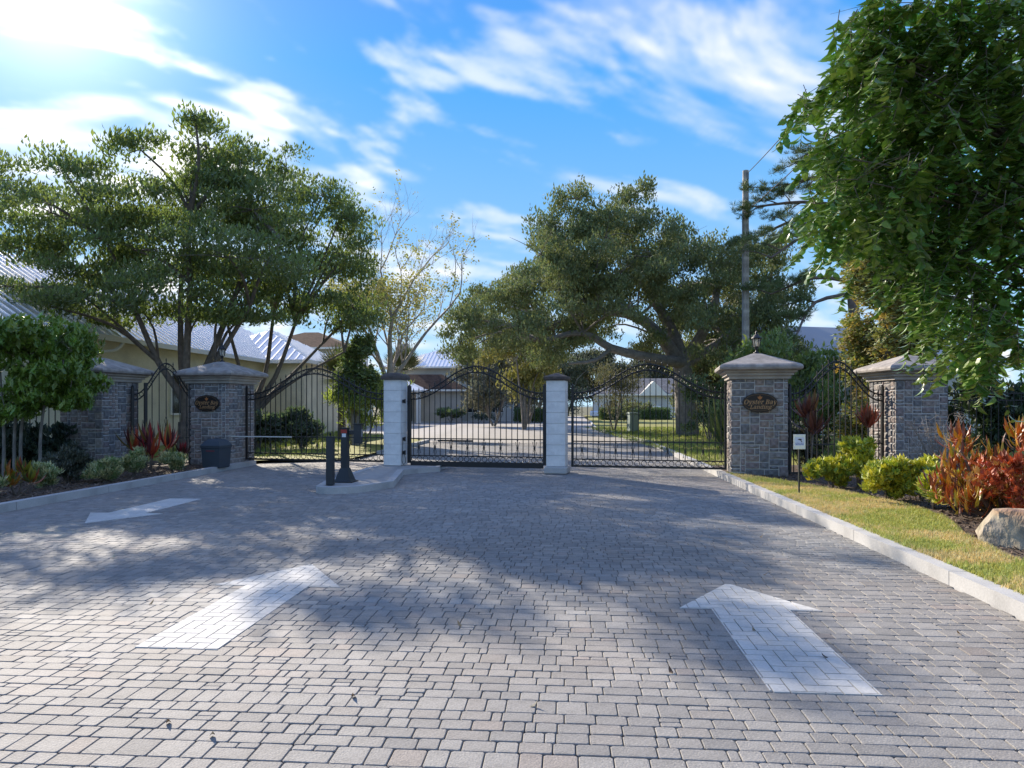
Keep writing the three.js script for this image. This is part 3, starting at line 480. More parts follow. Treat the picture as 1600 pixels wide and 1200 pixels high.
{
  const t = thing('white_house', 'white two storey house with brown tiled roof and diamond window', 'house', -20.5, 0, -72, -0.08);
  mesh('wall', boxUV(box(9.5, 7.4, 8, 0, 3.7, 0)), whiteWall, t); hip(t, -4.75, 4.75, -4, 4, 7.42, 1.9, 0.6, tile, false);
  mesh('lower_wall', boxUV(box(6, 4.4, 4, 2.4, 2.2, 5.9)), whiteWall, t); hip(t, -0.6, 5.4, -7.9, -4.05, 4.42, 1.5, 0.5, tile, false, 'lower_roof');
  mesh('diamond_window', box(1.1, 1.1, 0.1, 0, 0, 0).rotateZ(Math.PI / 4).translate(-1.6, 6.4, 4.03), glassDark, t);
  for (const x of [0.9, 3.4]) windowAt(t, x, 6.35, 4.05, 0.7, 0.8);
  windowAt(t, 1.4, 2.9, 7.95, 0.9, 1.6); windowAt(t, 3.4, 2.9, 7.95, 0.9, 1.6);
}
{
  const t = thing('garage', 'white garage with pale tiled roof seen through the left gate', 'garage', -15.6, 0, -58, -0.08);
  mesh('wall', boxUV(box(6.4, 3.1, 6, 0, 1.55, 0)), whiteWall, t); hip(t, -3.2, 3.2, -3, 3, 3.12, 1.6, 0.5, mat(0.36, 0.27, 0.19, { map: stoneTex, rp: 0.8 }), false);
  const d = mesh('garage_door', box(4.6, 2.3, 0.08, 0, 1.15, 3.03), trimWhite, t); for (let i = 0; i < 5; i++) mesh('pane', box(0.6, 0.28, 0.04, -1.8 + i * 0.9, 2.0, 3.08), glassDark, d); mesh('lintel', box(6.5, 0.5, 0.1, 0, 2.82, 3.04), mat(0.12, 0.09, 0.07), t);
}
{
  const t = thing('metal_roof_house', 'grey house with ribbed metal roof and porch behind the middle gate', 'house', -8.2, 0, -82, -0.05);
  mesh('wall', boxUV(box(17, 6.4, 10, 2, 3.2, -6)), mat(0.66, 0.63, 0.57, { map: concTex, rp: 0.3 }), t); hip(t, -6.5, 10.5, 1, 11, 6.42, 2.3, 0.7, roofMetal, true);
  mesh('lower_wall', boxUV(box(9, 3.6, 5, -1.8, 1.8, 1.4)), mat(0.62, 0.57, 0.50, { map: concTex, rp: 0.3 }), t); hip(t, -6.3, 2.7, -3.9, 1.0, 3.62, 1.8, 0.7, tile, false, 'lower_roof');
  mesh('porch_roof', squareLoft([[2.9, 3.3], [2.9, 3.45], [0.1, 4.9]], -3.6, 6.3), roofMetal, t); for (const x of [-6.1, -1.1]) mesh('porch_post', box(0.4, 3.3, 0.4, x, 1.65, 8.8), trimWhite, t);
  mesh('door', box(1.8, 2.5, 0.1, -3.6, 1.25, 3.96), glassDark, t); mesh('chimney', merge([box(1.7, 2.6, 1.4, -5.3, 7.6, -4), box(1.2, 0.5, 1.0, -5.3, 9.15, -4)]), mat(0.34, 0.31, 0.28), t);
  for (const x of [3.5, 6.5, 9]) { windowAt(t, x, 4.9, -0.96, 1.2, 1.3); windowAt(t, x, 1.8, -0.96, 1.2, 1.5); }
}
{
  const t = thing('grey_roof_house', 'house with blue grey metal roof behind the right side gate', 'house', 19.5, 0, -44, 0.25);
  mesh('wall', boxUV(box(13, 4.4, 9, 2, 2.2, 0)), whiteWall, t);
  const pos = []; const A = [-5.2, 4.3, 5.2], B = [-5.2, 4.3, -5.2], C = [-5.2, 6.7, 0], A2 = [9.2, 4.3, 5.2], B2 = [9.2, 4.3, -5.2], C2 = [9.2, 6.7, 0]; pos.push(...quad(A, A2, C2, C), ...quad(B2, B, C, C2), ...A, ...C, ...B, ...A2, ...B2, ...C2, ...quad(B, B2, A2, A));
  mesh('roof', boxUV(fromTris(pos)), mat(0.22, 0.25, 0.29, { roughness: 0.5, metalness: 0.3 }), t); mesh('fascia', box(14.5, 0.25, 0.06, 2, 4.2, 5.24), trimWhite, t); for (const x of [-1.5, 3, 6.5]) windowAt(t, x, 2.2, 4.55, 1.4, 1.5);
}
{
  const t = thing('far_house', 'distant white house with pale gable beyond the oak tree', 'house', 22, 0, -112, -0.1);
  mesh('wall', boxUV(box(18, 3.6, 9, 0, 1.8, 0)), whiteWall, t); hip(t, -9, 9, -4.5, 4.5, 3.62, 2.6, 0.6, mat(0.30, 0.27, 0.25, { map: stoneTex, rp: 0.5 }), false);
  const g = [-3.5, 3.6, 4.7]; mesh('gable', fromTris([-2.2, 3.4, 5.4, 2.2, 3.4, 5.4, 0, 5.6, 5.4, -2.2, 3.4, 5.4, 0, 5.6, 5.4, 0, 5.6, 1, -2.2, 3.4, 5.4, 0, 5.6, 1, -2.2, 3.4, 1, 2.2, 3.4, 5.4, 2.2, 3.4, 1, 0, 5.6, 1, 2.2, 3.4, 5.4, 0, 5.6, 1, 0, 5.6, 5.4]), trimWhite, t);
  for (const x of [-6, 5, 7.5]) windowAt(t, x, 1.9, 4.55, 1.3, 1.5);
}
// parked cars far down the road
function car(name, label, x, z, turn, paint, van) {
  const t = thing(name, label, van ? 'van' : 'car', x, 0, z, turn, 'vehicles parked down the road'), H = van ? 2.1 : 1.75, L = van ? 5.2 : 4.6, w = 1.85;
  const side = new THREE.Shape([[-L / 2, 0.35], [L / 2, 0.35], [L / 2, 0.85], [L / 2 - 0.15, 1.0], [van ? L / 2 - 1.1 : L / 2 - 1.4, 1.1], [van ? L / 2 - 1.9 : L / 2 - 2.2, H - 0.04], [L / 2 - 2.5, H], [-L / 2 + 0.4, H], [-L / 2 + 0.1, H - 0.15], [-L / 2, 1.0]].map(([a, b]) => new THREE.Vector2(a, b)));
  mesh('body', new THREE.ExtrudeGeometry(side, { depth: w - 0.1, bevelEnabled: true, bevelSize: 0.05, bevelThickness: 0.05, bevelSegments: 2 }).translate(0, 0, -w / 2 + 0.05), paint, t);
  const gw = new THREE.Shape([[-L / 2 + 0.45, 1.08], [L / 2 - (van ? 1.45 : 1.75), 1.08], [L / 2 - (van ? 2.0 : 2.3), H - 0.14], [-L / 2 + 0.5, H - 0.14]].map(([a, b]) => new THREE.Vector2(a, b)));
  for (const s of [-1, 1]) mesh('window', new THREE.ExtrudeGeometry(gw, { depth: 0.03, bevelEnabled: false }).translate(0, 0, s > 0 ? w / 2 - 0.01 : -w / 2 - 0.02), glassDark, t);
  mesh('windscreen', bar(V(L / 2 - 1.12, 1.13, 0), V(L / 2 - 1.86, H - 0.1, 0), 0.02).scale(1, 1, 40), glassDark, t); mesh('rear_window', box(0.04, 0.5, 1.5, -L / 2 - 0.03, 1.35, 0), glassDark, t);
  for (const a of [-1, 1]) for (const s of [-1, 1]) { const wh = mesh('wheel', new THREE.CylinderGeometry(0.34, 0.34, 0.22, 16).rotateX(Math.PI / 2), mat(0.02, 0.02, 0.02), t); wh.position.set(a * L * 0.31, 0.34, s * (w / 2 - 0.08)); mesh('rim', new THREE.CylinderGeometry(0.2, 0.2, 0.235, 10).rotateX(Math.PI / 2), mat(0.5, 0.5, 0.52, { metalness: 0.8, roughness: 0.3 }), wh); }
  for (const s of [-1, 1]) { mesh('headlight', box(0.06, 0.14, 0.36, L / 2 + 0.03, 0.82, s * 0.66), mat(0.8, 0.8, 0.8, { roughness: 0.1 }), t); mesh('tail_light', box(0.05, 0.3, 0.18, -L / 2 - 0.04, 1.0, s * 0.8), mat(0.4, 0.02, 0.02), t); }
}
car('parked_van', 'pale blue and white van parked beyond the middle gap between pillars', 14.3, -110, -2.2, mat(0.55, 0.60, 0.72, { roughness: 0.3, clearcoat: 1 }), true);
car('parked_car', 'white car parked behind the clipped hedge beyond the right gate', 19, -92, 0.1, mat(0.75, 0.76, 0.78, { roughness: 0.3, clearcoat: 1 }), false);
// utility box on the far lawn
{ const t = thing('utility_box', 'pale green utility box on the lawn beyond the right gate', 'utility box', 7.9, 0.09, -46, 0.2), m = mat(0.28, 0.34, 0.30); mesh('cabinet', rbox(0.62, 1.15, 0.6, 0, 0.57, 0, 0.05), m, t); mesh('lid', rbox(0.68, 0.16, 0.66, 0, 1.2, 0, 0.05), m, t); }
// utility pole with wires
{
  const t = thing('utility_pole', 'tall weathered wooden utility pole behind the stone pillar', 'utility pole', 11.05, 0, -33.3);
  mesh('pole', boxUV(cyl(0.19, 0.14, 12.9, 0, 0, 0, 14)), mat(0.60, 0.54, 0.46, { map: barkTex, rp: 0.8, bump: barkBump, bs: 0.01 }), t);
  mesh('hardware', merge([box(0.08, 0.3, 0.1, 0.05, 12.6, 0.15), cyl(0.05, 0.05, 0.16, 0.0, 11.0, 0.2), box(0.1, 0.1, 0.1, 0.1, 10.9, 0.15)]), mat(0.2, 0.2, 0.2), t);
  mesh('conduit', cyl(0.03, 0.03, 10.5, -0.17, 0.1, 0.08, 6), mat(0.25, 0.25, 0.25), t);
}
for (const [y, ex, sag, n] of [[12.75, 1.6, 2.4, 'upper'], [11.0, 2.4, 1.9, 'lower']]) {   // on to the next pole, behind the viewer
  const p = []; for (let i = 0; i <= 30; i++) { const t = i / 30; p.push(V(11.1 + (ex - 11.1) * t, y - sag * 4 * t * (1 - t), -33.15 + 63 * t)); }
  tag(mesh(numbered('overhead_wire'), new THREE.TubeGeometry(new THREE.CatmullRomCurve3(p), 60, 0.018, 5), mat(0.03, 0.03, 0.03), scene), n + ' black wire running from the utility pole over the right tree', 'wire', 'overhead wires');
}

// ------------------------------------------------------------------ leaves and trees
function leafGeo(l, w, fold = 0.25, droop = 0.15, n = 2) {          // a folded blade along +y, base at the origin
  const pos = [], pr = (t) => Math.sin(Math.PI * Math.pow(t, 0.8)) * w / 2;
  for (let i = 0; i < n + 1; i++) { const a = i / (n + 1), b = (i + 1) / (n + 1), c = (t) => [0, l * t, -droop * l * t * t], e = (t, s) => [s * pr(t), l * t, -droop * l * t * t + fold * pr(t)]; for (const s of [1, -1]) { const q = [c(a), e(a, s), e(b, s), c(b)]; if (s < 0) q.reverse(); if (i === 0) pos.push(...(s > 0 ? [...c(a), ...e(b, s), ...c(b)] : [...c(a), ...c(b), ...e(b, s)])); else if (i === n) pos.push(...(s > 0 ? [...c(a), ...e(a, s), ...c(b)] : [...c(a), ...c(b), ...e(a, s)])); else pos.push(...quad(...q)); } }
  return fromTris(pos);
}
function tuft(seed, n, l, w, spread, o = {}) {                     // leaves round a short twig: one leaf clump
  const R = rng(seed), g = [];
  for (let i = 0; i < n; i++) { const s = 0.7 + 0.6 * R(); g.push(leafGeo(l * s, w * s, 0.3, 0.25, 1).applyQuaternion(QE((o.tilt ?? 0.9) + (R() - 0.5) * 1.3, R() * 6.28, (R() - 0.5) * 0.8)).translate((R() - 0.5) * spread, (R() - 0.5) * spread * (o.flat ?? 0.6), (R() - 0.5) * spread)); }
  return merge(g);
}
function foliage(name, parent, geo, material, lobes, R, cf, o = {}) {  // clumps through the volume of each lobe, denser toward its skin
  const ms = [], cs = [];
  for (const [x, y, z, rx, ry, rz, n] of lobes) for (let i = 0; i < n; i++) {
    const d = V(R() * 2 - 1, R() * 2 - 1, R() * 2 - 1).normalize(), r = Math.pow(R(), o.skin ?? 0.45), wob = 0.55 + 0.95 * fbm(d.x * 2 + x, d.y * 2 + y, d.z * 2 + z, 2);
    const p = V(x + d.x * rx * r * wob, y + d.y * ry * r * wob, z + d.z * rz * r * wob); if (o.floor && p.y < o.floor) continue;
    ms.push(M4(p, QE((R() - 0.5) * (o.lean ?? 1.2), R() * 6.28, (R() - 0.5) * (o.lean ?? 1.2)), (o.s0 ?? 0.75) + (o.s1 ?? 0.5) * R())); cs.push(cf(R, p));
  }
  return inst(name, geo, material, parent, ms, cs);
}
function limbsTo(lobes, nodes, R, r0, o = {}) {                    // limbs from the nearest fork to each lobe, twigs inside it
  const g = [];
  for (const [x, y, z, rx, ry, rz] of lobes) {
    const c = V(x, y, z); let best = nodes[0], bd = 1e9; for (const n of nodes) { const d = n.distanceTo(c) + (n.y > y - 0.2 ? 3 : 0); if (d < bd) { bd = d; best = n; } }
    const mid = best.clone().lerp(c, 0.5).add(V((R() - 0.5) * bd * 0.18, bd * (o.arc ?? 0.08), (R() - 0.5) * bd * 0.18));
    g.push(taperTube([best, mid, c], r0 * (0.7 + 0.5 * R()), r0 * 0.35, 5));
    for (let k = 0; k < (o.twigs ?? 5); k++) { const e = V(x + (R() * 2 - 1) * rx * 0.9, y + (R() * 1.7 - 0.7) * ry * 0.9, z + (R() * 2 - 1) * rz * 0.9); g.push(taperTube([c, c.clone().lerp(e, 0.5).add(V((R() - 0.5) * 0.2 * rx, 0.12 * ry, (R() - 0.5) * 0.2 * rz)), e], r0 * 0.3, r0 * 0.07, 4)); }
  }
  return merge(g);
}
function split(lobes, k, f, R, fy = f) { const o = []; for (const [x, y, z, rx, ry, rz, n] of lobes) for (let i = 0; i < k; i++) { const d = V(R() * 2 - 1, R() * 2 - 1, R() * 2 - 1).normalize().multiplyScalar(0.35 + 0.75 * R()), q = 0.7 + 0.6 * R(); o.push([x + d.x * rx, y + d.y * ry, z + d.z * rz, rx * f * q, ry * fy * q, rz * f * q, Math.round(n / k * q) + 1]); } return o; }
const gc = (r, g, b, v = 0.35) => (R) => { const k = 1 - v / 2 + v * R(), h = (R() - 0.5) * 0.25; return col(r * k * (1 + h), g * k, b * k * (1 - h)); };

// two spreading layered trees behind the left wing
{
  const S = 0.0227, R = rng(301);
  const pts = [[60, 300, 75, 30], [35, 365, 50, 30], [150, 270, 60, 26], [150, 335, 95, 36], [230, 305, 80, 36], [262, 232, 46, 22], [338, 212, 42, 34], [370, 250, 60, 30], [310, 295, 80, 36], [400, 305, 70, 36], [240, 385, 95, 36], [145, 395, 65, 28], [320, 370, 90, 40], [400, 400, 90, 38], [70, 430, 55, 20], [120, 462, 55, 22], [200, 445, 60, 26], [285, 440, 70, 30], [365, 455, 65, 30], [345, 215, 20, 12]];
  const lobes = []; for (const [px, py, rx, ry] of pts) for (const s of [-1, 1]) { const dz = s * (0.3 + 2.3 * R()), n = Math.round(rx * ry * 0.066) + 26; lobes.push([(px - 285) * S * 1.0 + (R() - 0.5) * 0.6, (608 - py) * S + 1.75 + (R() - 0.5) * 0.4, dz, rx * S * 1.1, ry * S * 0.9, rx * S, n]); }
  const t = thing('shade_tree', 'broad dark layered shade tree with several trunks behind the left side gate', 'tree', -11.7, 0, -25, 0, 'layered shade trees');
  const nodes = [], tr = []; for (const [ex, ey, ez, r] of [[-1.5, 5.2, 0.4, 0.15], [-0.5, 5.9, -0.9, 0.16], [0.6, 6.0, 0.7, 0.18], [1.6, 5.6, -0.5, 0.17], [2.6, 5.2, 0.6, 0.13]]) { const q = [V(0.1, 0.05, 0), V(0.12 + ex * 0.05, 1.9, ez * 0.06), V(ex * 0.5, 3.3, ez * 0.5), V(ex, ey, ez)]; tr.push(taperTube(q, r * 1.15, r * 0.55, 8)); nodes.push(q[3]); const q2 = V(ex * 1.5, ey + 2.2, ez * 1.9); tr.push(taperTube([q[3], V(ex * 1.2, ey + 1.1, ez * 1.5), q2], r * 0.55, r * 0.25, 6)); nodes.push(q2); nodes.push(q[2]); }
  tr.push(cyl(0.34, 0.26, 1.2, 0.12, 0, 0, 9)); mesh('trunk', merge(tr), bark, t);
  mesh('branches', limbsTo(lobes, nodes, R, 0.075), bark, t);
  foliage('crown', t, tuft(21, 10, 0.145, 0.065, 0.66, { flat: 0.42 }), leafMat(1, 1, 1, 0.55), split(lobes, 9, 0.52, R, 0.26), R, gc(0.17, 0.23, 0.048, 0.65), { lean: 0.6, skin: 0.75, s0: 0.8, s1: 0.6 });
  const t2 = thing('shade_tree', 'smaller shade tree with leaning trunks behind the stone pillar with the bin', 'tree', -10.2, 0, -28, 0, 'layered shade trees'), S2 = 0.02545;
  const p2 = [[450, 350, 65, 32], [465, 280, 34, 26], [510, 312, 55, 28], [540, 350, 42, 26], [480, 420, 72, 34], [550, 410, 44, 34], [435, 470, 66, 26], [512, 470, 48, 26], [560, 485, 40, 30], [400, 350, 60, 34], [540, 505, 24, 16]], lb = [];
  for (const [px, py, rx, ry] of p2) for (const s of [-1, 1]) lb.push([(px - 400) * S2, (635 - py) * S2 + 1.75, s * (0.3 + 1.2 * R()), rx * S2, ry * S2 * 0.9, rx * S2 * 0.8, Math.round(rx * ry * 0.07) + 24]);
  const nd = [], tk = []; for (const [ex, ey, ez, r] of [[-1.0, 5.0, 0.3, 0.12], [0.5, 5.4, -0.6, 0.14], [1.7, 5.0, 0.4, 0.14], [2.6, 4.3, -0.3, 0.11], [3.6, 3.9, 0.3, 0.08]]) { const q = [V(-0.3, 0.05, 0), V(-0.25 + ex * 0.12, 1.6, 0), V(ex * 0.5, 2.9, ez * 0.5), V(ex, ey, ez)]; tk.push(taperTube(q, r * 1.1, r * 0.45, 7)); nd.push(q[3], q[2]); }
  mesh('trunk', merge(tk), bark, t2); mesh('branches', limbsTo(lb, nd, R, 0.065), bark, t2);
  foliage('crown', t2, tuft(22, 10, 0.145, 0.065, 0.66, { flat: 0.42 }), leafMat(1, 1, 1, 0.55), split(lb, 9, 0.52, R, 0.26), R, gc(0.17, 0.23, 0.048, 0.65), { lean: 0.6, skin: 0.75, s0: 0.8, s1: 0.6 });
}
// nearly bare tree with a few yellow leaves
{
  const t = thing('bare_tree', 'tall nearly bare pale tree with scattered yellow leaves behind the white pillar', 'tree', -5.75, 0, -33), R = rng(402), g = [], tips = [];
  const grow = (p, d, len, r, lvl) => {
    const q = [p]; let c = p.clone(), dd = d.clone(); const n = 3; for (let i = 0; i < n; i++) { dd.add(V((R() - 0.5) * 0.28, 0.07, (R() - 0.5) * 0.28)).normalize(); c = c.clone().addScaledVector(dd, len / n); q.push(c); }
    g.push(taperTube(q, r, r * 0.55, lvl < 2 ? 7 : 4)); if (lvl >= 4 && R() < 0.35) tips.push(q[2], q[3]);
    if (lvl < 6) { const k = lvl < 5 ? 3 : 2; for (let i = 0; i < k; i++) { const s = q[i === 0 ? 3 : 1 + Math.floor(R() * 3)], a = R() * 6.28, w = 0.32 + 0.35 * R(); grow(s, dd.clone().add(V(Math.cos(a) * w * 1.25, 0.06, Math.sin(a) * w * 1.25)).normalize(), len * (0.60 + 0.2 * R()), r * (i === 0 ? 0.55 : 0.42), lvl + 1); } }
  };
  g.push(taperTube([V(0.1, 0, 0), V(0.05, 1.6, 0), V(0, 3.2, 0)], 0.32, 0.22, 9));
  for (const [dx, dy, dz, l, r] of [[0.1, 1, 0.1, 2.9, 0.15], [-0.5, 1, -0.2, 2.8, 0.11], [0.85, 0.8, 0.15, 3.0, 0.11], [0.3, 1, -0.5, 2.8, 0.10], [-0.2, 1, 0.5, 2.7, 0.09]]) grow(V(0, 2.4 + r * 4, 0), V(dx, dy, dz).normalize(), l, r, 1);
  mesh('trunk', merge(g), mat(0.55, 0.49, 0.42, { map: barkTex, rp: 1.0, bump: barkBump, bs: 0.02 }), t);
  const ms = [], cs = []; for (const p of tips) for (let i = 0; i < 5; i++) { if (p.y > 7.4 && R() < 0.85) continue; if (R() < 0.3) continue; ms.push(M4(p.clone().add(V((R() - 0.5) * 0.8, (R() - 0.5) * 0.8, (R() - 0.5) * 0.8)), QE(R() * 3, R() * 6, R() * 3), 0.8 + 0.5 * R())); cs.push(gc(0.34, 0.33, 0.09)(R)); }
  inst('leaves', tuft(31, 5, 0.11, 0.07, 0.4), leafMat(1, 1, 1, 0.5), t, ms, cs);
}
// big live oak
{
  const S = 0.0364, R = rng(503), t = thing('oak_tree', 'huge spreading oak with thick pale limbs beyond the right gate', 'tree', 10, 0, -40);
  const pts = [[735, 510, 38, 36], [770, 465, 46, 34], [805, 525, 50, 30], [840, 425, 52, 36], [865, 470, 64, 40], [880, 385, 50, 34], [895, 345, 42, 26], [930, 400, 66, 42], [960, 350, 52, 36], [985, 318, 26, 24], [1005, 370, 56, 36], [1045, 405, 56, 38], [960, 440, 76, 40], [1085, 435, 56, 38], [1040, 465, 60, 34], [900, 500, 52, 30], [1125, 445, 48, 34], [1155, 410, 42, 36], [1192, 405, 32, 34], [1200, 455, 32, 32], [1180, 505, 40, 34], [1130, 505, 52, 34], [1110, 560, 46, 34], [1160, 570, 46, 36], [1005, 540, 28, 18], [960, 500, 40, 22], [850, 550, 36, 18], [1200, 560, 36, 36], [725, 545, 26, 24], [900, 430, 60, 36], [1000, 420, 60, 36], [820, 470, 50, 34], [1060, 500, 50, 30], [1180, 600, 40, 30], [940, 470, 60, 30], [870, 530, 50, 26], [1225, 480, 24, 30]];
  const lobes = []; for (const [px, py, rx, ry] of pts) for (const s of [-1, 1]) lobes.push([(px - 1075) * S, (635 - py) * S + 1.75, s * (0.3 + 4.6 * R()), rx * S * 0.95, ry * S * 0.95, rx * S, Math.round(rx * ry * 0.085) + 28]);
  const L = (pts, a, b, k = 8) => taperTube(pts.map((p) => V(...p)), a, b, k);
  mesh('trunk', merge([L([[0, 0, 0], [-0.1, 1.2, 0], [-0.2, 2.6, 0], [-0.3, 4.4, 0]], 0.66, 0.5, 10), L([[-0.3, 4.0, 0], [-1.6, 5.6, 0.5], [-3.0, 6.7, 0.8], [-5.2, 7.0, 1.0], [-8.2, 6.0, 1.2]], 0.42, 0.16), L([[-0.3, 4.2, 0.2], [-2.2, 4.4, 1.2], [-4.6, 4.9, 1.8], [-6.2, 5.7, 2.2], [-8.5, 5.2, 2.4]], 0.34, 0.12), L([[-0.3, 4.4, 0], [-0.9, 6.4, -0.6], [-2.4, 9.0, -1], [-3.0, 11, -0.6]], 0.42, 0.12), L([[-0.2, 4.3, 0], [0.8, 6.2, 0.8], [1.6, 8.6, 0.2], [1.2, 10, 0]], 0.36, 0.12), L([[0, 4.2, 0], [2.2, 5.6, -0.4], [3.8, 6.6, 0.6], [4.6, 8.2, 0.4]], 0.32, 0.11), L([[-5.2, 7.0, 1], [-6.6, 8.2, 0.4], [-8.0, 8.8, 0.2]], 0.16, 0.08, 6), L([[-4.6, 4.9, 1.8], [-5.6, 4.2, 2.6], [-7, 4.0, 2.8]], 0.14, 0.06, 6)]), greyBark, t);
  const nodes = [[-3, 6.7, 0.8], [-5.2, 7, 1], [-8.2, 6, 1.2], [-6.2, 5.7, 2.2], [-8.5, 5.2, 2.4], [-2.4, 9, -1], [-3, 11, -0.6], [1.6, 8.6, 0.2], [1.2, 10, 0], [3.8, 6.6, 0.6], [4.6, 8.2, 0.4], [-1.6, 5.6, 0.5], [0.8, 6.2, 0.8], [2.2, 5.6, -0.4], [-8, 8.8, 0.2]].map((p) => V(...p));
  mesh('branches', limbsTo(lobes, nodes, R, 0.085, { twigs: 6 }), greyBark, t);
  foliage('crown', t, tuft(41, 12, 0.17, 0.075, 0.6, { flat: 0.8 }), leafMat(1, 1, 1, 0.4), split(lobes, 7, 0.45, R), R, (r, p) => gc(0.18, 0.22, 0.075, 0.55)(r), { skin: 0.5, s0: 0.8, s1: 0.6 });
}
// trees that fill the middle distance
function roundTree(name, label, x, d, h, crownR, base, R, cf, o = {}) {
  const t = thing(name, label, o.cat ?? 'tree', x, 0.05, -d, 0, o.group), lobes = [], N = o.lobes ?? 12;
  for (let i = 0; i < N; i++) { const a = R() * 6.28, q = Math.sqrt(R()) * 0.72, y = base + (h - base) * (0.18 + 0.68 * R()), k = 1 - 0.5 * Math.abs((y - base) / (h - base) - 0.45); lobes.push([Math.cos(a) * q * crownR * k, y, Math.sin(a) * q * crownR * k, crownR * 0.42, (h - base) * 0.2, crownR * 0.42, o.n ?? 70]); }
  const nodes = [], g = []; for (let i = 0; i < (o.stems ?? 3); i++) { const a = R() * 6.28, e = V(Math.cos(a) * crownR * 0.35, base + (h - base) * 0.45, Math.sin(a) * crownR * 0.35); g.push(taperTube([V(Math.cos(a) * 0.08, 0, Math.sin(a) * 0.08), V(e.x * 0.3, base * 0.6, e.z * 0.3), e], (o.r ?? 0.12), (o.r ?? 0.12) * 0.45, 6)); nodes.push(e, V(e.x * 0.3, base * 0.6, e.z * 0.3)); }
  mesh('trunk', merge(g), o.bark ?? greyBark, t); mesh('branches', limbsTo(lobes, nodes, R, (o.r ?? 0.12) * 0.4, { twigs: 3 }), o.bark ?? greyBark, t);
  foliage('crown', t, o.geo, o.mat ?? leafMat(1, 1, 1, 0.4), split(lobes, 5, 0.5, R), R, cf, { skin: 0.55, s0: 0.8, s1: 0.6 });
}
{
  const R = rng(611), far = tuft(51, 10, 0.26, 0.13, 0.8), gr = 'trees beyond the gates';
  roundTree('broadleaf_tree', 'grey green bushy tree behind the middle of the centre gate', -1.6, 62, 6.9, 3.6, 1.0, R, gc(0.160, 0.160, 0.096, 0.5), { geo: far, n: 110, group: gr, stems: 5 });
  roundTree('broadleaf_tree', 'olive bushy tree beside the porch of the metal roofed house', 1.6, 70, 7.6, 3.4, 1.2, R, gc(0.136, 0.136, 0.080, 0.5), { geo: far, n: 110, group: gr, stems: 5 });
  roundTree('broadleaf_tree', 'yellow green tree standing under the left end of the oak', 0.9, 52, 8.2, 3.2, 2.6, R, gc(0.272, 0.264, 0.064, 0.5), { geo: far, n: 80, group: gr });
  roundTree('broadleaf_tree', 'dark tree behind the pointed cap white pillar', 6.2, 82, 8.5, 4.8, 1.6, R, gc(0.096, 0.112, 0.056, 0.5), { geo: far, n: 110, group: gr });
  roundTree('broadleaf_tree', 'thin scrubby tree by the utility box on the far lawn', 7.0, 48.5, 4.6, 2.1, 0.9, R, gc(0.144, 0.144, 0.064, 0.5), { geo: tuft(52, 8, 0.16, 0.08, 0.6), n: 40, group: gr, stems: 5, r: 0.07 });
  roundTree('broadleaf_tree', 'distant tree closing the end of the road', 17.5, 135, 12, 9, 2.5, R, gc(0.096, 0.112, 0.056, 0.5), { geo: tuft(53, 10, 0.5, 0.25, 1.4), n: 130, group: gr, r: 0.25 });
  roundTree('broadleaf_tree', 'distant tree beside the white far house', 30, 128, 13, 9, 3, R, gc(0.096, 0.112, 0.056, 0.5), { geo: tuft(53, 10, 0.5, 0.25, 1.4), n: 130, group: gr, r: 0.25 });
  roundTree('broadleaf_tree', 'distant tree behind the metal roofed house', 4, 120, 10, 8, 2.5, R, gc(0.112, 0.128, 0.064, 0.5), { geo: tuft(53, 10, 0.5, 0.25, 1.4), n: 110, group: gr, r: 0.25 });
  roundTree('broadleaf_tree', 'grey green tree between the utility pole and the oak trunk', 14.5, 46, 9.5, 4.2, 1.5, R, gc(0.120, 0.131, 0.064, 0.5), { geo: far, n: 130, group: gr, r: 0.18 });
  roundTree('broadleaf_tree', 'small bright leafy tree between the fan palm and the bare tree', -6.7, 30, 4.6, 1.0, 2.1, R, gc(0.160, 0.224, 0.048, 0.5), { geo: tuft(54, 10, 0.2, 0.09, 0.5, { tilt: 1.6 }), n: 60, group: gr });
  const bush = (label, x, d, h, r, c, n = 55, base = 0.25, gg = tuft(55, 10, 0.15, 0.08, 0.4)) => roundTree('bush', label, x, d, h, r, base, R, c, { geo: gg, n, lobes: 8, stems: 5, r: 0.05, cat: 'bush', group: 'bushes beyond the gates', mat: leafMat(1, 1, 1, 0.58) });
  bush('bright green round bush behind the left gate', -6.6, 31, 3.3, 2.0, gc(0.256, 0.336, 0.056, 0.5), 110, 0.3, tuft(56, 12, 0.16, 0.06, 0.4));
  bush('dark green hedge bush at the foot of the cream building', -9.6, 26.5, 1.5, 1.5, gc(0.072, 0.112, 0.048, 0.5), 80);
  bush('small dark bush on the lawn behind the left gate', -8.2, 27.5, 1.5, 0.9, gc(0.080, 0.120, 0.048, 0.5));
  bush('dark green bush under the trees beyond the centre gate', -1.6, 76, 3.2, 3.2, gc(0.064, 0.104, 0.048, 0.5), 90);
  bush('low bush on the lawn edge before the porch', -6.5, 75, 1.6, 1.6, gc(0.160, 0.224, 0.064, 0.5), 60);
  for (const [x, d, w] of [[8.9, 26.5, 'next to the spiky clump behind the right gates'], [10.2, 25.4, 'straight behind the right side gate'], [11.6, 26.6, 'between the side gate and the vine covered palm'], [13, 25.2, 'behind the vine covered palm']]) bush('bright green leafy bush ' + w, x, d, 4.2, 1.5, gc(0.192, 0.272, 0.056, 0.5), 70, 0.4, tuft(57, 10, 0.17, 0.08, 0.5));
  for (const [x, d, h, r, w] of [[9.6, 30, 2.9, 1.5, 'in front of its trunk'], [11.8, 33, 3.0, 1.6, 'behind the utility pole']]) bush('green shrub under the oak ' + w, x, d + 4, h, r, gc(0.144, 0.192, 0.056, 0.5), 60);
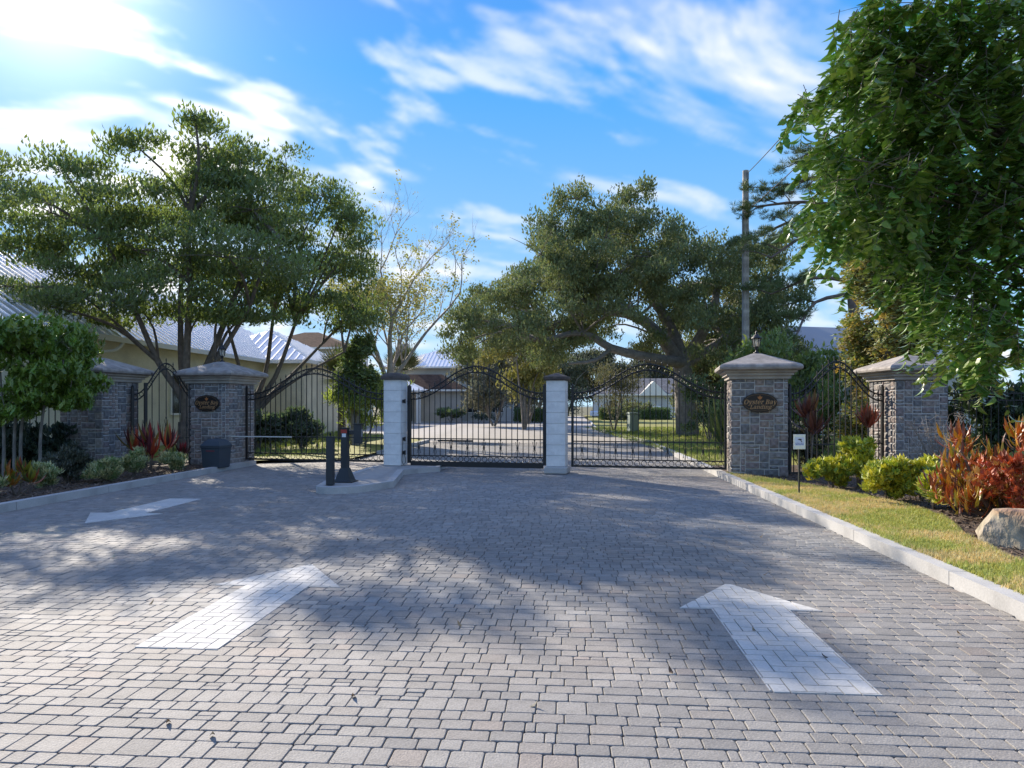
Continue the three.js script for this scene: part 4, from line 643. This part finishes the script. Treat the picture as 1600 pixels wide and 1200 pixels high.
  for (const [x, d, h, r, w] of [[15, 60, 2.6, 2.2, 'just behind the oak trunk'], [18, 66, 2.6, 2.6, 'before the white far house'], [12.2, 70, 2.2, 2, 'near the hedge by the van']]) bush('olive shrub on the far lawn ' + w, x, d, h, r, gc(0.160, 0.192, 0.064, 0.5), 60);
  // clipped hedges
  for (const [x, d, w, label] of [[2.6, 76, 4.6, 'clipped dark hedge along the road beyond the centre gate'], [12.4, 86, 3.4, 'clipped hedge beside the pale van'], [17.6, 88, 4.2, 'clipped hedge in front of the white parked car']]) {
    const t = thing('hedge', label, 'hedge', x, 0.05, -d), ms = [], cs = []; for (let i = 0; i < 1500; i++) { ms.push(M4(V((R() - 0.5) * w, R() * 1.35 + 0.1, (R() - 0.5) * 1.4), QE(R() * 3, R() * 6, R() * 3), 0.8 + R() * 0.5)); cs.push(gc(0.096, 0.160, 0.040, 0.5)(R)); }
    mesh('stems', merge(Array.from({ length: 6 }, (_, i) => cyl(0.04, 0.03, 1.1, (i - 2.5) * w / 6.5, 0, 0, 5))), bark, t); inst('foliage', tuft(58, 8, 0.14, 0.08, 0.3), leafMat(1, 1, 1, 0.3), t, ms, cs);
  }
}
// palms: one small fan palm behind the left gate, spiky clump by the right gate
function fanLeaves(parent, n, len, R, cf, y, droop = 0.5, name = 'frond') {
  const shp = []; for (let k = -7; k <= 7; k++) shp.push(leafGeo(len * (0.75 - 0.02 * Math.abs(k)), 0.05 * len, 0.2, 0.25, 2).rotateZ(k * 0.17).translate(0, len * 0.25, 0)); shp.push(cyl(0.012, 0.008, len * 0.3, 0, 0, 0, 4));
  const g = merge(shp), ms = []; for (let i = 0; i < n; i++) { const m = mesh(name, g, cf[i % cf.length], parent); m.position.set(0, y, 0); m.rotation.set(0.25 + (1.9 * droop) * (i / n) + 0.3 * R(), i * 2.399 + R(), (R() - 0.5) * 0.5, 'YXZ'); m.scale.setScalar(0.75 + 0.4 * R()); }
}
{
  const R = rng(720), pm = [leafMat(0.10, 0.14, 0.04, 0.3, 0.6), leafMat(0.15, 0.18, 0.05, 0.3, 0.6), leafMat(0.20, 0.17, 0.08, 0.3, 0.7)];
  const t = thing('fan_palm', 'fan palm with drooping fronds behind the arch of the left gate', 'palm', -8.1, 0, -33.5); mesh('trunk', boxUV(cyl(0.2, 0.16, 3.2, 0, 0, 0, 9)), bark, t); fanLeaves(t, 26, 1.7, R, pm, 3.3, 0.9);
  const t3 = thing('fan_palm', 'fan palm behind the bare tree trunk', 'palm', -6.2, 0, -40); mesh('trunk', boxUV(cyl(0.2, 0.16, 3.6, 0, 0, 0, 9)), bark, t3); fanLeaves(t3, 24, 1.7, R, pm, 3.8, 0.8);
  const t2 = thing('spiky_plant', 'clump of long spiky green leaves behind the right gate', 'plant', 8.2, 0.09, -26), blade = leafGeo(2.3, 0.10, 0.35, 0.3, 4);
  for (let i = 0; i < 60; i++) { const m = mesh('blade', blade, pm[Math.floor(R() * 2)], t2); m.position.set((R() - 0.5) * 0.9, 0, (R() - 0.5) * 0.8); m.rotation.set(0.1 + R() * 1.0, R() * 6.28, 0, 'YXZ'); m.scale.setScalar(0.7 + 0.5 * R()); }
  const tv = thing('vine_palm', 'tall palm trunk wrapped in yellow green vines behind the right pillar', 'palm', 11.5, 0, -21.5), lobes = [];
  mesh('trunk', boxUV(cyl(0.32, 0.26, 6.4, 0, 0, 0, 10)), bark, tv); fanLeaves(tv, 40, 1.7, R, [pm[1], pm[2], pm[0]], 6.1, 1.0);
  for (let i = 0; i < 64; i++) { const y = 0.6 + R() * 5.4, a = R() * 6.28, q = 0.5 + (0.4 + 0.9 * (1 - y / 6.5)) * R(); lobes.push([Math.cos(a) * q * 0.9 + (6 - y) * 0.05, y, Math.sin(a) * q * 0.9, 0.55, 0.55, 0.55, 85]); }
  foliage('vines', tv, tuft(61, 7, 0.14, 0.09, 0.3, { tilt: 1.9 }), leafMat(1, 1, 1, 0.45), lobes, R, (r) => (r() < 0.3 ? gc(0.40, 0.30, 0.06) : gc(0.24, 0.27, 0.05))(r), { floor: 0.1 });
}
// pine with flat needle sprays
{
  const R = rng(815), t = thing('pine_tree', 'tall pine with gnarled open branches behind the vine covered palm', 'tree', 15.6, 0, -32), g = [taperTube([V(0, 0, 0), V(0.1, 4, 0), V(-0.2, 8, 0), V(0, 13, 0)], 0.34, 0.14, 9)], pads = [];
  const br = (a, b, c, r) => { g.push(taperTube([V(...a), V(...b), V(...c)], r, r * 0.4, 6)); for (let i = 0; i < 5; i++) { const s = V(...b).lerp(V(...c), i / 4), e = s.clone().add(V(-0.3 - R() * 1.3, (R() - 0.6) * 0.9, (R() - 0.5) * 1.4)); g.push(taperTube([s, s.clone().lerp(e, 0.5).add(V(0, 0.1, 0)), e], r * 0.35, 0.012, 4)); pads.push([e.x, e.y, e.z, 0.55, 0.25, 0.55, 15], [(s.x + e.x) / 2, (s.y + e.y) / 2 + 0.1, (s.z + e.z) / 2, 0.45, 0.22, 0.45, 9]); } };
  for (const [y, l, dy] of [[10.8, 4.3, 0.2], [10.2, 4.6, -0.7], [9.6, 4.2, -1.3], [11.6, 3.6, 0.1], [7.4, 3.5, -0.4], [6.9, 3.0, -2.2], [12.2, 2.6, 0.6]]) br([0, y, 0], [-l * 0.5, y + 0.35 + dy * 0.3, (R() - 0.5) * 1.6], [-l, y + dy, (R() - 0.5) * 2.4], 0.11);
  for (const [y, l] of [[11, 3], [9, 3], [12.5, 2]]) br([0, y, 0], [l * 0.5, y + 0.4, 0.6], [l, y, 1.2], 0.1);
  mesh('trunk', merge(g), mat(0.26, 0.2, 0.17, { map: barkTex, rp: 1 }), t);
  const nd = []; const Q = rng(5); for (let i = 0; i < 34; i++) nd.push(leafGeo(0.26, 0.014, 0, 0.1, 1).applyQuaternion(QE((Q() - 0.5) * 2.6, Q() * 6.28, (Q() - 0.5) * 2.6))); 
  foliage('needles', t, merge(nd.map((x) => x)), leafMat(1, 1, 1, 0.2, 0.7), pads, R, gc(0.12, 0.17, 0.05), { skin: 0.6 });
}
// foreground tree at the right with big hanging leaves
{
  const S = 0.00727, R = rng(907), t = thing('large_leaf_tree', 'large leaved green tree overhanging the lawn and right side pillar', 'tree', 7.4, 0.1, -8.2);
  const pts = [[1285, 240, 48, 34, 0], [1345, 95, 40, 44, 0], [1400, 50, 80, 56, 0.3], [1375, 165, 70, 50, 0], [1450, 140, 80, 60, 0.5], [1325, 290, 62, 34, -0.2], [1410, 285, 74, 60, 0.2], [1500, 240, 95, 90, 0.5], [1560, 90, 95, 90, 0.4], [1480, 380, 76, 64, 0.3], [1560, 370, 80, 80, 0.6], [1450, 455, 46, 40, 0.1], [1540, 470, 66, 56, 0.5], [1495, 530, 26, 36, -0.2], [1585, 540, 50, 50, 0.5], [1640, 220, 110, 120, 0.6], [1660, 420, 100, 90, 0.6], [1480, -40, 140, 70, 0.5], [1650, -20, 150, 90, 0.7], [1420, 355, 44, 40, 0.6], [1300, 300, 34, 20, 0.4], [1560, -160, 160, 90, 0.6], [1700, 100, 130, 130, 0.5], [1420, 120, 110, 90, 1.3], [1520, 300, 120, 110, 1.5], [1440, 250, 100, 80, 1.2], [1580, 60, 110, 100, 1.4], [1370, 220, 60, 60, 0.9], [1590, 460, 80, 80, 1.4], [1570, 200, 70, 80, -0.2], [1590, 310, 60, 70, -0.2], [1520, 160, 60, 60, 0], [1600, 420, 50, 60, 0], [1520, 20, 80, 50, 0], [1450, 30, 70, 50, 0.2], [1360, 60, 50, 50, 0.3], [1480, 300, 50, 50, 0], [1345, 60, 34, 40, 0.2], [1350, 10, 40, 40, 0.3]];
  const X0 = 7.4, lobes = pts.map(([px, py, rx, ry, dz]) => [(px - 800) * S - X0, (635 - py) * S + 1.65, 0.2 - dz * 1.1, rx * S * 1.12, ry * S * 1.12, (rx * 0.5 + 34) * S, 1]);
  const nodes = [V(-0.3, 2.4, 0), V(-0.9, 3.6, 0), V(-1.5, 4.6, 0.1), V(-1.0, 5.6, 0.2), V(-0.2, 5.0, 0.2), V(-0.2, 3.6, 0.2)];
  mesh('trunk', merge([taperTube([V(0.1, 0, 0), V(0, 1.3, 0), V(-0.3, 2.4, 0)], 0.17, 0.13, 9), taperTube([V(-0.3, 2.4, 0), V(-0.9, 3.6, 0), V(-1.5, 4.6, 0.1), V(-1.0, 5.6, 0.2)], 0.09, 0.04, 7), taperTube([V(-0.3, 2.3, 0), V(-0.2, 3.6, 0.2), V(-0.2, 5, 0.2)], 0.09, 0.05, 7)]), bark, t);
  mesh('branches', limbsTo(lobes, nodes, R, 0.02, { twigs: 3, arc: 0.06 }), bark, t);
  const crown = new THREE.Group(); crown.name = 'crown'; t.add(crown);
  const leaf = leafGeo(0.17, 0.105, 0.32, 0.4, 3), tones = [[0.16, 0.30, 0.045], [0.22, 0.38, 0.055], [0.12, 0.23, 0.04], [0.29, 0.40, 0.08]], mats = tones.map(([r, g, b]) => leafMat(r, g, b, 0.55, 0.38));
  const all = [];
  const tw = [];
  lobes.forEach(([x, y, z, rx, ry, rz], li) => { const out = pts[li][0] > 1640 || pts[li][1] < -20, K = 7 + Math.round(rx * ry * (out ? 22 : 72)); for (let k = 0; k < K; k++) {
    const a = V(x + 0.24 + (R() * 2 - 1) * rx * 0.9, y + (R() * 2 - 0.8) * ry * 0.9, z + (R() * 2 - 1) * rz), dir = V(-0.75 + R() * 1.1, -0.15 - 0.6 * R(), (R() - 0.5) * 1.5).normalize(), len = 0.3 + 0.45 * R(), at = (q) => a.clone().addScaledVector(dir, q).add(V(0, -0.35 * q * q, 0));
    tw.push(taperTube([at(-0.1), at(len / 2), at(len)], 0.006, 0.002, 3));
    for (let q = 0; q < len; q += 0.052) for (const sd of [-1, 1]) { if (R() < 0.15) continue; all.push([at(q).add(V((R() - 0.5) * 0.05, -0.01, (R() - 0.5) * 0.05)), QE(2.45 + (R() - 0.5) * 0.8, Math.atan2(dir.x, dir.z) + sd * (0.9 + R() * 0.7), (R() - 0.5) * 0.6), 0.5 + 0.6 * R(), Math.floor(R() * 4)]); }
  } });
  mesh('twigs', merge(tw), bark, t);
  const front = all.filter(([p]) => { const wx = p.x + 7.4, wd = 8.2 - p.z; return wx / wd < 0.72 && (p.y + 0.1 - 1.75) / wd < 0.57; }).sort((a, b) => b[0].z - a[0].z);
  const chosen = new Set(front.slice(0, 300));
  const ms = [[], [], [], []]; for (const l of all) { const [p, q, s, k] = l; if (chosen.has(l)) { const m = mesh('leaf', leaf, mats[k], crown); m.position.copy(p); m.quaternion.copy(q); m.scale.setScalar(s); } else ms[k].push(M4(p, q, s)); }
  ms.forEach((m, k) => inst('leaf_mass', leaf, mats[k], crown, m, null));
}

// ------------------------------------------------------------------ planting
function shrub(name, label, x, d, r, h, cf, geo, n, o = {}) {
  const R = rng(Math.round(1000 + x * 131 + d * 717)), t = thing(name, label, o.cat ?? 'shrub', x, 0.1, -d, 0, o.group), lobes = [];
  for (let i = 0; i < 9; i++) { const a = R() * 6.28, q = Math.sqrt(R()) * r * 0.62; lobes.push([Math.cos(a) * q, h * (0.35 + 0.4 * R()), Math.sin(a) * q, r * 0.45, h * 0.3, r * 0.45, Math.round(n / 9)]); }
  const st = []; for (let i = 0; i < 9; i++) { const l = lobes[i]; st.push(taperTube([V((R() - 0.5) * 0.08, 0, (R() - 0.5) * 0.08), V(l[0] * 0.4, l[1] * 0.5, l[2] * 0.4), V(l[0], l[1], l[2])], 0.012, 0.005, 4)); }
  mesh('stems', merge(st), bark, t); foliage('foliage', t, geo, o.mat ?? leafMat(1, 1, 1, 0.45, 0.6), split(lobes, 3, 0.6, R), R, cf, { floor: 0.03, skin: 0.5, lean: 0.9 });
  return t;
}
const smallTuft = tuft(71, 7, 0.085, 0.042, 0.07, { tilt: 0.7 }), broadTuft = tuft(72, 7, 0.11, 0.06, 0.08, { tilt: 0.8 }), thinTuft = tuft(73, 9, 0.10, 0.022, 0.05, { tilt: 0.8 });
{
  const yel = (R) => (R() < 0.75 ? gc(0.58, 0.58, 0.05, 0.3) : gc(0.26, 0.36, 0.05))(R), gy = 'yellow green shrubs in the right bed', yellows = [[6.45, 14.2, 0.42, 0.72], [6.95, 14.1, 0.32, 0.98], [6.65, 12.4, 0.5, 0.70], [7.15, 12.3, 0.52, 0.72], [6.75, 11.3, 0.36, 0.55], [7.25, 11.3, 0.42, 0.68]];
  const lab = ['low yellow green shrub behind the white notice sign', 'upright yellow green shrub in front of the side gate', 'broad yellow green shrub before the bare twiggy bush', 'broad yellow green shrub before the right stone pillar', 'small yellow green shrub beside the orange croton', 'yellow green shrub under the orange croton leaves'];
  yellows.forEach(([x, d, r, h], i) => shrub('yellow_shrub', lab[i], x, d, r, h, yel, broadTuft, 420, { group: gy }));
  const var1 = (R) => (R() < 0.6 ? gc(0.58, 0.58, 0.30, 0.3) : gc(0.18, 0.26, 0.07))(R), gv = 'pale variegated shrubs in the left bed';
  [[-9.35, 14.1, 0.34, 0.5, 'pale variegated shrub between the orange croton and the clipped dark shrub'], [-8.85, 15.3, 0.40, 0.55, 'pale variegated shrub beside the clipped dark shrub'], [-8.85, 16.5, 0.36, 0.58, 'pale variegated shrub in front of the red leaved plant'], [-8.4, 17.4, 0.30, 0.48, 'pale variegated shrub beside the bin'], [-9.5, 12.6, 0.3, 0.45, 'pale variegated shrub at the cut end of the left bed']].forEach(([x, d, r, h, l]) => shrub('variegated_shrub', l, x, d, r, h, var1, thinTuft, 520, { group: gv }));
  shrub('clipped_shrub', 'small dark clipped shrub with bare legs in the left bed', -9.6, 15.2, 0.5, 0.72, gc(0.075, 0.085, 0.05), smallTuft, 520);
  shrub('dark_shrub', 'dark leafy shrub at the foot of the far left stone pillar', -11.7, 17.6, 0.8, 1.1, gc(0.03, 0.055, 0.022), tuft(74, 7, 0.15, 0.075, 0.1), 500);
  shrub('dark_shrub', 'dark leafy shrub under the small tree by the fence', -12.6, 17.3, 0.8, 1.4, gc(0.03, 0.055, 0.022), tuft(74, 7, 0.15, 0.075, 0.1), 500);
  shrub('dark_shrub', 'dark shrub behind the right side gate', 7.6, 18.6, 0.8, 1.2, gc(0.05, 0.075, 0.03), broadTuft, 450);
  shrub('dark_shrub', 'dark shrub behind the right stone pillar and fence', 12.4, 18.2, 1.3, 2.4, gc(0.05, 0.09, 0.025), tuft(75, 7, 0.16, 0.085, 0.12), 900);
  shrub('red_shrub', 'bright red leaved shrub beside the boulder', 7.0, 9.45, 0.75, 1.15, (R) => (R() < 0.7 ? gc(0.50, 0.11, 0.035, 0.6) : gc(0.46, 0.25, 0.06))(R), tuft(76, 7, 0.10, 0.05, 0.08), 900);
  // bare twiggy bush
  const R = rng(44), t = thing('twiggy_bush', 'leafless grey twiggy bush before the right stone pillar', 'bush', 8.75, 0.1, -14.6), g = []; for (let i = 0; i < 46; i++) { const a = R() * 6.28, e = V(Math.cos(a) * (0.2 + 0.6 * R()), 0.6 + 0.9 * R(), Math.sin(a) * 0.5); g.push(taperTube([V((R() - 0.5) * 0.1, 0, (R() - 0.5) * 0.1), V(e.x * 0.35, e.y * 0.55, e.z * 0.4), e], 0.012, 0.004, 4)); for (let k = 0; k < 3; k++) { const s = V(e.x * 0.35, e.y * 0.55, e.z * 0.4).lerp(e, R()); g.push(taperTube([s, s.clone().add(V((R() - 0.5) * 0.3, 0.15, (R() - 0.5) * 0.3)), s.clone().add(V((R() - 0.5) * 0.6, 0.25 * R(), (R() - 0.5) * 0.5))], 0.005, 0.002, 3)); } } mesh('twigs', merge(g), mat(0.30, 0.26, 0.22), t);
}
function addMass(t, geo, ms, heads, n, R, o) { const k = ms.map(() => []); for (let i = 0; i < n; i++) { const h = heads[i % heads.length]; k[Math.floor(R() * ms.length)].push(M4(V(h[0] + (R() - 0.5) * 0.3, Math.max(0.06, h[1] + (R() - 0.5) * 0.3), h[2] + (R() - 0.5) * 0.3), QE((o.t0 ?? 0.25) + R() * (o.t1 ?? 1.1), R() * 6.28, (R() - 0.5) * 0.4), 0.7 + 0.5 * R())); } k.forEach((m, i) => inst('leaf_mass', geo, ms[i], t, m, null)); }
function bladePlant(name, label, x, d, n, len, w, cols, o = {}) {    // arching coloured leaves from one or more heads
  const R = rng(Math.round(x * 77 + d * 991)), t = thing(name, label, o.cat ?? 'plant', x, 0.1, -d, 0, o.group), ms = cols.map(([r, g, b]) => leafMat(r, g, b, 0.4, 0.45)), geo = leafGeo(len, w, 0.35, 0.35, 3), heads = o.heads ?? [[0, 0, 0]], st = [];
  heads.forEach(([hx, hy, hz]) => st.push(taperTube([V(hx * 0.3, 0, hz * 0.3), V(hx * 0.7, hy * 0.5, hz * 0.7), V(hx, hy + 0.02, hz)], 0.022, 0.016, 5))); mesh('stem', merge(st), bark, t);
  for (let i = 0; i < n; i++) { const h = heads[i % heads.length], m = mesh('leaf', geo, ms[Math.floor(R() * ms.length)], t); m.position.set(h[0] + (R() - 0.5) * 0.08, h[1] + R() * (o.rise ?? 0.12), h[2] + (R() - 0.5) * 0.08); m.rotation.set((o.t0 ?? 0.25) + R() * (o.t1 ?? 1.1), R() * 6.28, (R() - 0.5) * 0.4, 'YXZ'); m.scale.setScalar(0.7 + 0.5 * R()); }
  if (o.mass) addMass(t, geo, ms, heads, o.mass, R, o);
}
{
  const R = rng(66), heads = []; for (let i = 0; i < 44; i++) { const q = R(); heads.push([(R() - 0.5) * 1.7, 0.15 + q * 1.0, (R() - 0.5) * 0.9]); }
  bladePlant('croton', 'large orange and red croton with strappy leaves beside the yellow shrubs', 7.35, 10.3, 290, 0.26, 0.05, [[0.60, 0.19, 0.03], [0.64, 0.33, 0.04], [0.48, 0.12, 0.035], [0.52, 0.42, 0.05], [0.22, 0.08, 0.05]], { heads, rise: 0.2, t0: 0.2, t1: 1.4, mass: 900 });
  bladePlant('croton', 'small orange croton in the left bed beside the kerb', -9.2, 13.1, 70, 0.28, 0.085, [[0.40, 0.16, 0.025], [0.36, 0.08, 0.02], [0.32, 0.30, 0.03], [0.12, 0.14, 0.03]], { heads: [[-0.15, 0.25, 0], [0.12, 0.35, 0.05], [0, 0.15, 0.15], [0.25, 0.2, 0]] });
  bladePlant('red_leaf_plant', 'red and dark purple strappy plant in front of the left side gate', -9.25, 18.0, 90, 0.62, 0.085, [[0.48, 0.03, 0.04], [0.14, 0.03, 0.04], [0.10, 0.03, 0.03], [0.55, 0.10, 0.04], [0.30, 0.22, 0.05]], { heads: [[-0.35, 0.45, 0.1], [0.0, 0.55, 0], [0.4, 0.5, -0.1], [0.15, 0.3, 0.2]] });
  bladePlant('red_leaf_plant', 'short red plant between the strappy plant and the bin', -8.6, 18.4, 36, 0.34, 0.06, [[0.34, 0.02, 0.02], [0.2, 0.02, 0.03], [0.08, 0.03, 0.02]], { heads: [[0, 0.3, 0]] });
  bladePlant('cordyline', 'tall dark purple leaved plant behind the white notice sign', 6.55, 15.6, 60, 0.55, 0.09, [[0.12, 0.05, 0.045], [0.18, 0.06, 0.05], [0.26, 0.14, 0.05]], { heads: [[0, 1.35, 0], [0.1, 1.0, 0.05]] });
  bladePlant('cordyline', 'orange red tufted plant in front of the right side gate', 8.05, 15.9, 46, 0.42, 0.075, [[0.55, 0.15, 0.04], [0.48, 0.10, 0.05], [0.26, 0.09, 0.05]], { heads: [[0, 1.15, 0]] });
}
// small glossy tree in the left bed
{
  const R = rng(88), t = thing('glossy_tree', 'small glossy leaved tree with bare stems before the left fence', 'tree', -11.6, 0.1, -16.2), lobes = [], S = 0.0147, nodes = [], g = [];
  for (const [px, py, rx, ry] of [[20, 520, 50, 34], [70, 540, 44, 38], [30, 575, 48, 30], [85, 590, 36, 30], [100, 550, 22, 26], [5, 550, 50, 40], [-40, 540, 60, 50], [60, 610, 40, 18], [20, 615, 46, 24], [95, 625, 26, 16], [10, 640, 40, 20]]) for (const s of [-1, 1]) lobes.push([(px - 800) * S + 11.9, (635 - py) * S + 1.65, s * 0.35 * (0.4 + R()), rx * S, ry * S, rx * S * 0.9, 130]);
  for (const [bx, ex, ey] of [[0.15, 0.3, 2.6], [0.3, 0.55, 2.7], [-0.1, -0.2, 2.7], [0.75, 1.0, 2.5]]) { g.push(taperTube([V(bx, 0, 0), V(bx + 0.04, 1.1, 0.05), V(ex, ey, 0)], 0.045, 0.025, 6)); nodes.push(V(ex, ey, 0)); }
  mesh('trunk', merge(g), greyBark, t); mesh('branches', limbsTo(lobes, nodes, R, 0.02, { twigs: 4 }), greyBark, t);
  foliage('crown', t, tuft(81, 7, 0.15, 0.065, 0.16, { tilt: 1.0 }), leafMat(1, 1, 1, 0.58, 0.4), split(lobes, 6, 0.6, R), R, gc(0.24, 0.36, 0.05, 0.6), { skin: 0.7 });
}
// grass blades, mulch chips and fallen leaves
{
  const inPoly = (P, x, y) => { let c = false; for (let i = 0, j = P.length - 1; i < P.length; j = i++) if ((P[i][1] > y) !== (P[j][1] > y) && x < (P[j][0] - P[i][0]) * (y - P[i][1]) / (P[j][1] - P[i][1]) + P[i][0]) c = !c; return c; };
  const R = rng(99), lawn = [kerbR(3), ...bedEdge.slice().reverse(), kerbR(17.3)], ms = [], cs = [], blades = []; const Q = rng(8);
  for (let i = 0; i < 9; i++) blades.push(leafGeo(0.04 + 0.035 * Q(), 0.006, 0.1, 0.5, 1).applyQuaternion(QE(0.2 + Q() * 1.0, Q() * 6.28, 0)).translate((Q() - 0.5) * 0.06, 0, (Q() - 0.5) * 0.06));
  for (let i = 0; i < 52000; i++) { const x = 3.8 + R() * 3, d = 4.5 + R() * 13; if (!inPoly(lawn, x, d)) continue; const n = fbm(x * 1.6, d * 1.6, 3.3, 3); ms.push(M4(V(x, 0.112, -d), QE(0, R() * 6.28, 0), 0.7 + 0.6 * R())); cs.push((n + (R() - 0.5) * 0.25 > 0.52 ? gc(0.66, 0.55, 0.25) : gc(0.45, 0.47, 0.11))(R)); }
  const gr = new THREE.Group(); gr.name = 'grass'; gr.userData = { kind: 'stuff', label: 'short yellowing grass between the right kerb and the bed', category: 'grass' }; scene.add(gr); inst('blades', merge(blades), leafMat(1, 1, 1, 0.35, 0.8), gr, ms, cs);
  const m2 = [], c2 = []; for (let i = 0; i < 26000; i++) { const x = -13 + R() * 40, d = 21 + R() * 34; const right = x > 5.6 && d > 20, left = x < -6.9 + (d > 40 ? -(d - 40) * 0.66 : 0) && d > 23; if (!right && !left) continue; m2.push(M4(V(x, 0.09, -d), QE(0, R() * 6.28, 0), 1.6 + R())); c2.push(gc(0.28, 0.34, 0.06)(R)); }
  const g2 = new THREE.Group(); g2.name = 'grass_001'; g2.userData = { kind: 'stuff', label: 'green lawn grass beyond the gates', category: 'grass' }; scene.add(g2); inst('blades', merge(blades.map((b) => b.clone())), leafMat(1, 1, 1, 0.35, 0.8), g2, m2, c2);
  const m3 = [], c3 = [], bedL = [rd(UL - 0.18, 6), rd(UL - 0.18, 20), [-10, 20], [-16, 18], [-16, 6]], bedR = [[12, 6], ...bedEdge.slice().reverse().slice(2), [9, 17.5], [12, 16]];
  for (let i = 0; i < 15000; i++) { const l = R() < 0.5, x = l ? -15 + R() * 7 : 5 + R() * 6, d = 6 + R() * 13; if (!inPoly(l ? bedL : bedR, x, d)) continue; m3.push(M4(V(x, 0.108 + R() * 0.02, -d), QE((R() - 0.5) * 1.2, R() * 6.28, (R() - 0.5) * 1.2), V(0.6 + R() * 1.4, 1, 0.6 + R()))); c3.push(gc(0.13, 0.09, 0.065, 0.9)(R)); }
  const g3 = new THREE.Group(); g3.name = 'mulch'; g3.userData = { kind: 'stuff', label: 'brown bark mulch chips on the planting beds', category: 'mulch' }; scene.add(g3); inst('chips', box(0.05, 0.008, 0.016), mat(1, 1, 1), g3, m3, c3);
  const dry = leafGeo(0.06, 0.03, 0.5, 0.4, 2).rotateX(1.35), dm = [mat(0.34, 0.22, 0.11), mat(0.45, 0.38, 0.26), mat(0.12, 0.07, 0.04)];
  [[-0.95, 4.25], [0.1, 4.1], [1.05, 4.6], [3.45, 5.4], [-1.6, 3.75], [0.65, 6.9], [-0.4, 5.6], [1.9, 5.5], [2.6, 7.3], [-3.2, 6.2], [0.9, 8.6], [-2.0, 9.2], [3.3, 9.4], [-4.6, 8.1], [2.2, 4.9], [-1.9, 3.9]].forEach(([x, d], i) => { const m = mesh(numbered('fallen_leaf'), dry, dm[i % 3], scene); m.position.set(x, 0.006, -d); m.rotation.y = i * 1.7; tag(m, 'small dry fallen leaf lying on the grey pavers', 'leaf', 'fallen leaves on the paving'); });
}
scene.traverse((o) => { if (o.isMesh) { o.castShadow = true; o.receiveShadow = true; } });
renderer.render(scene, camera);
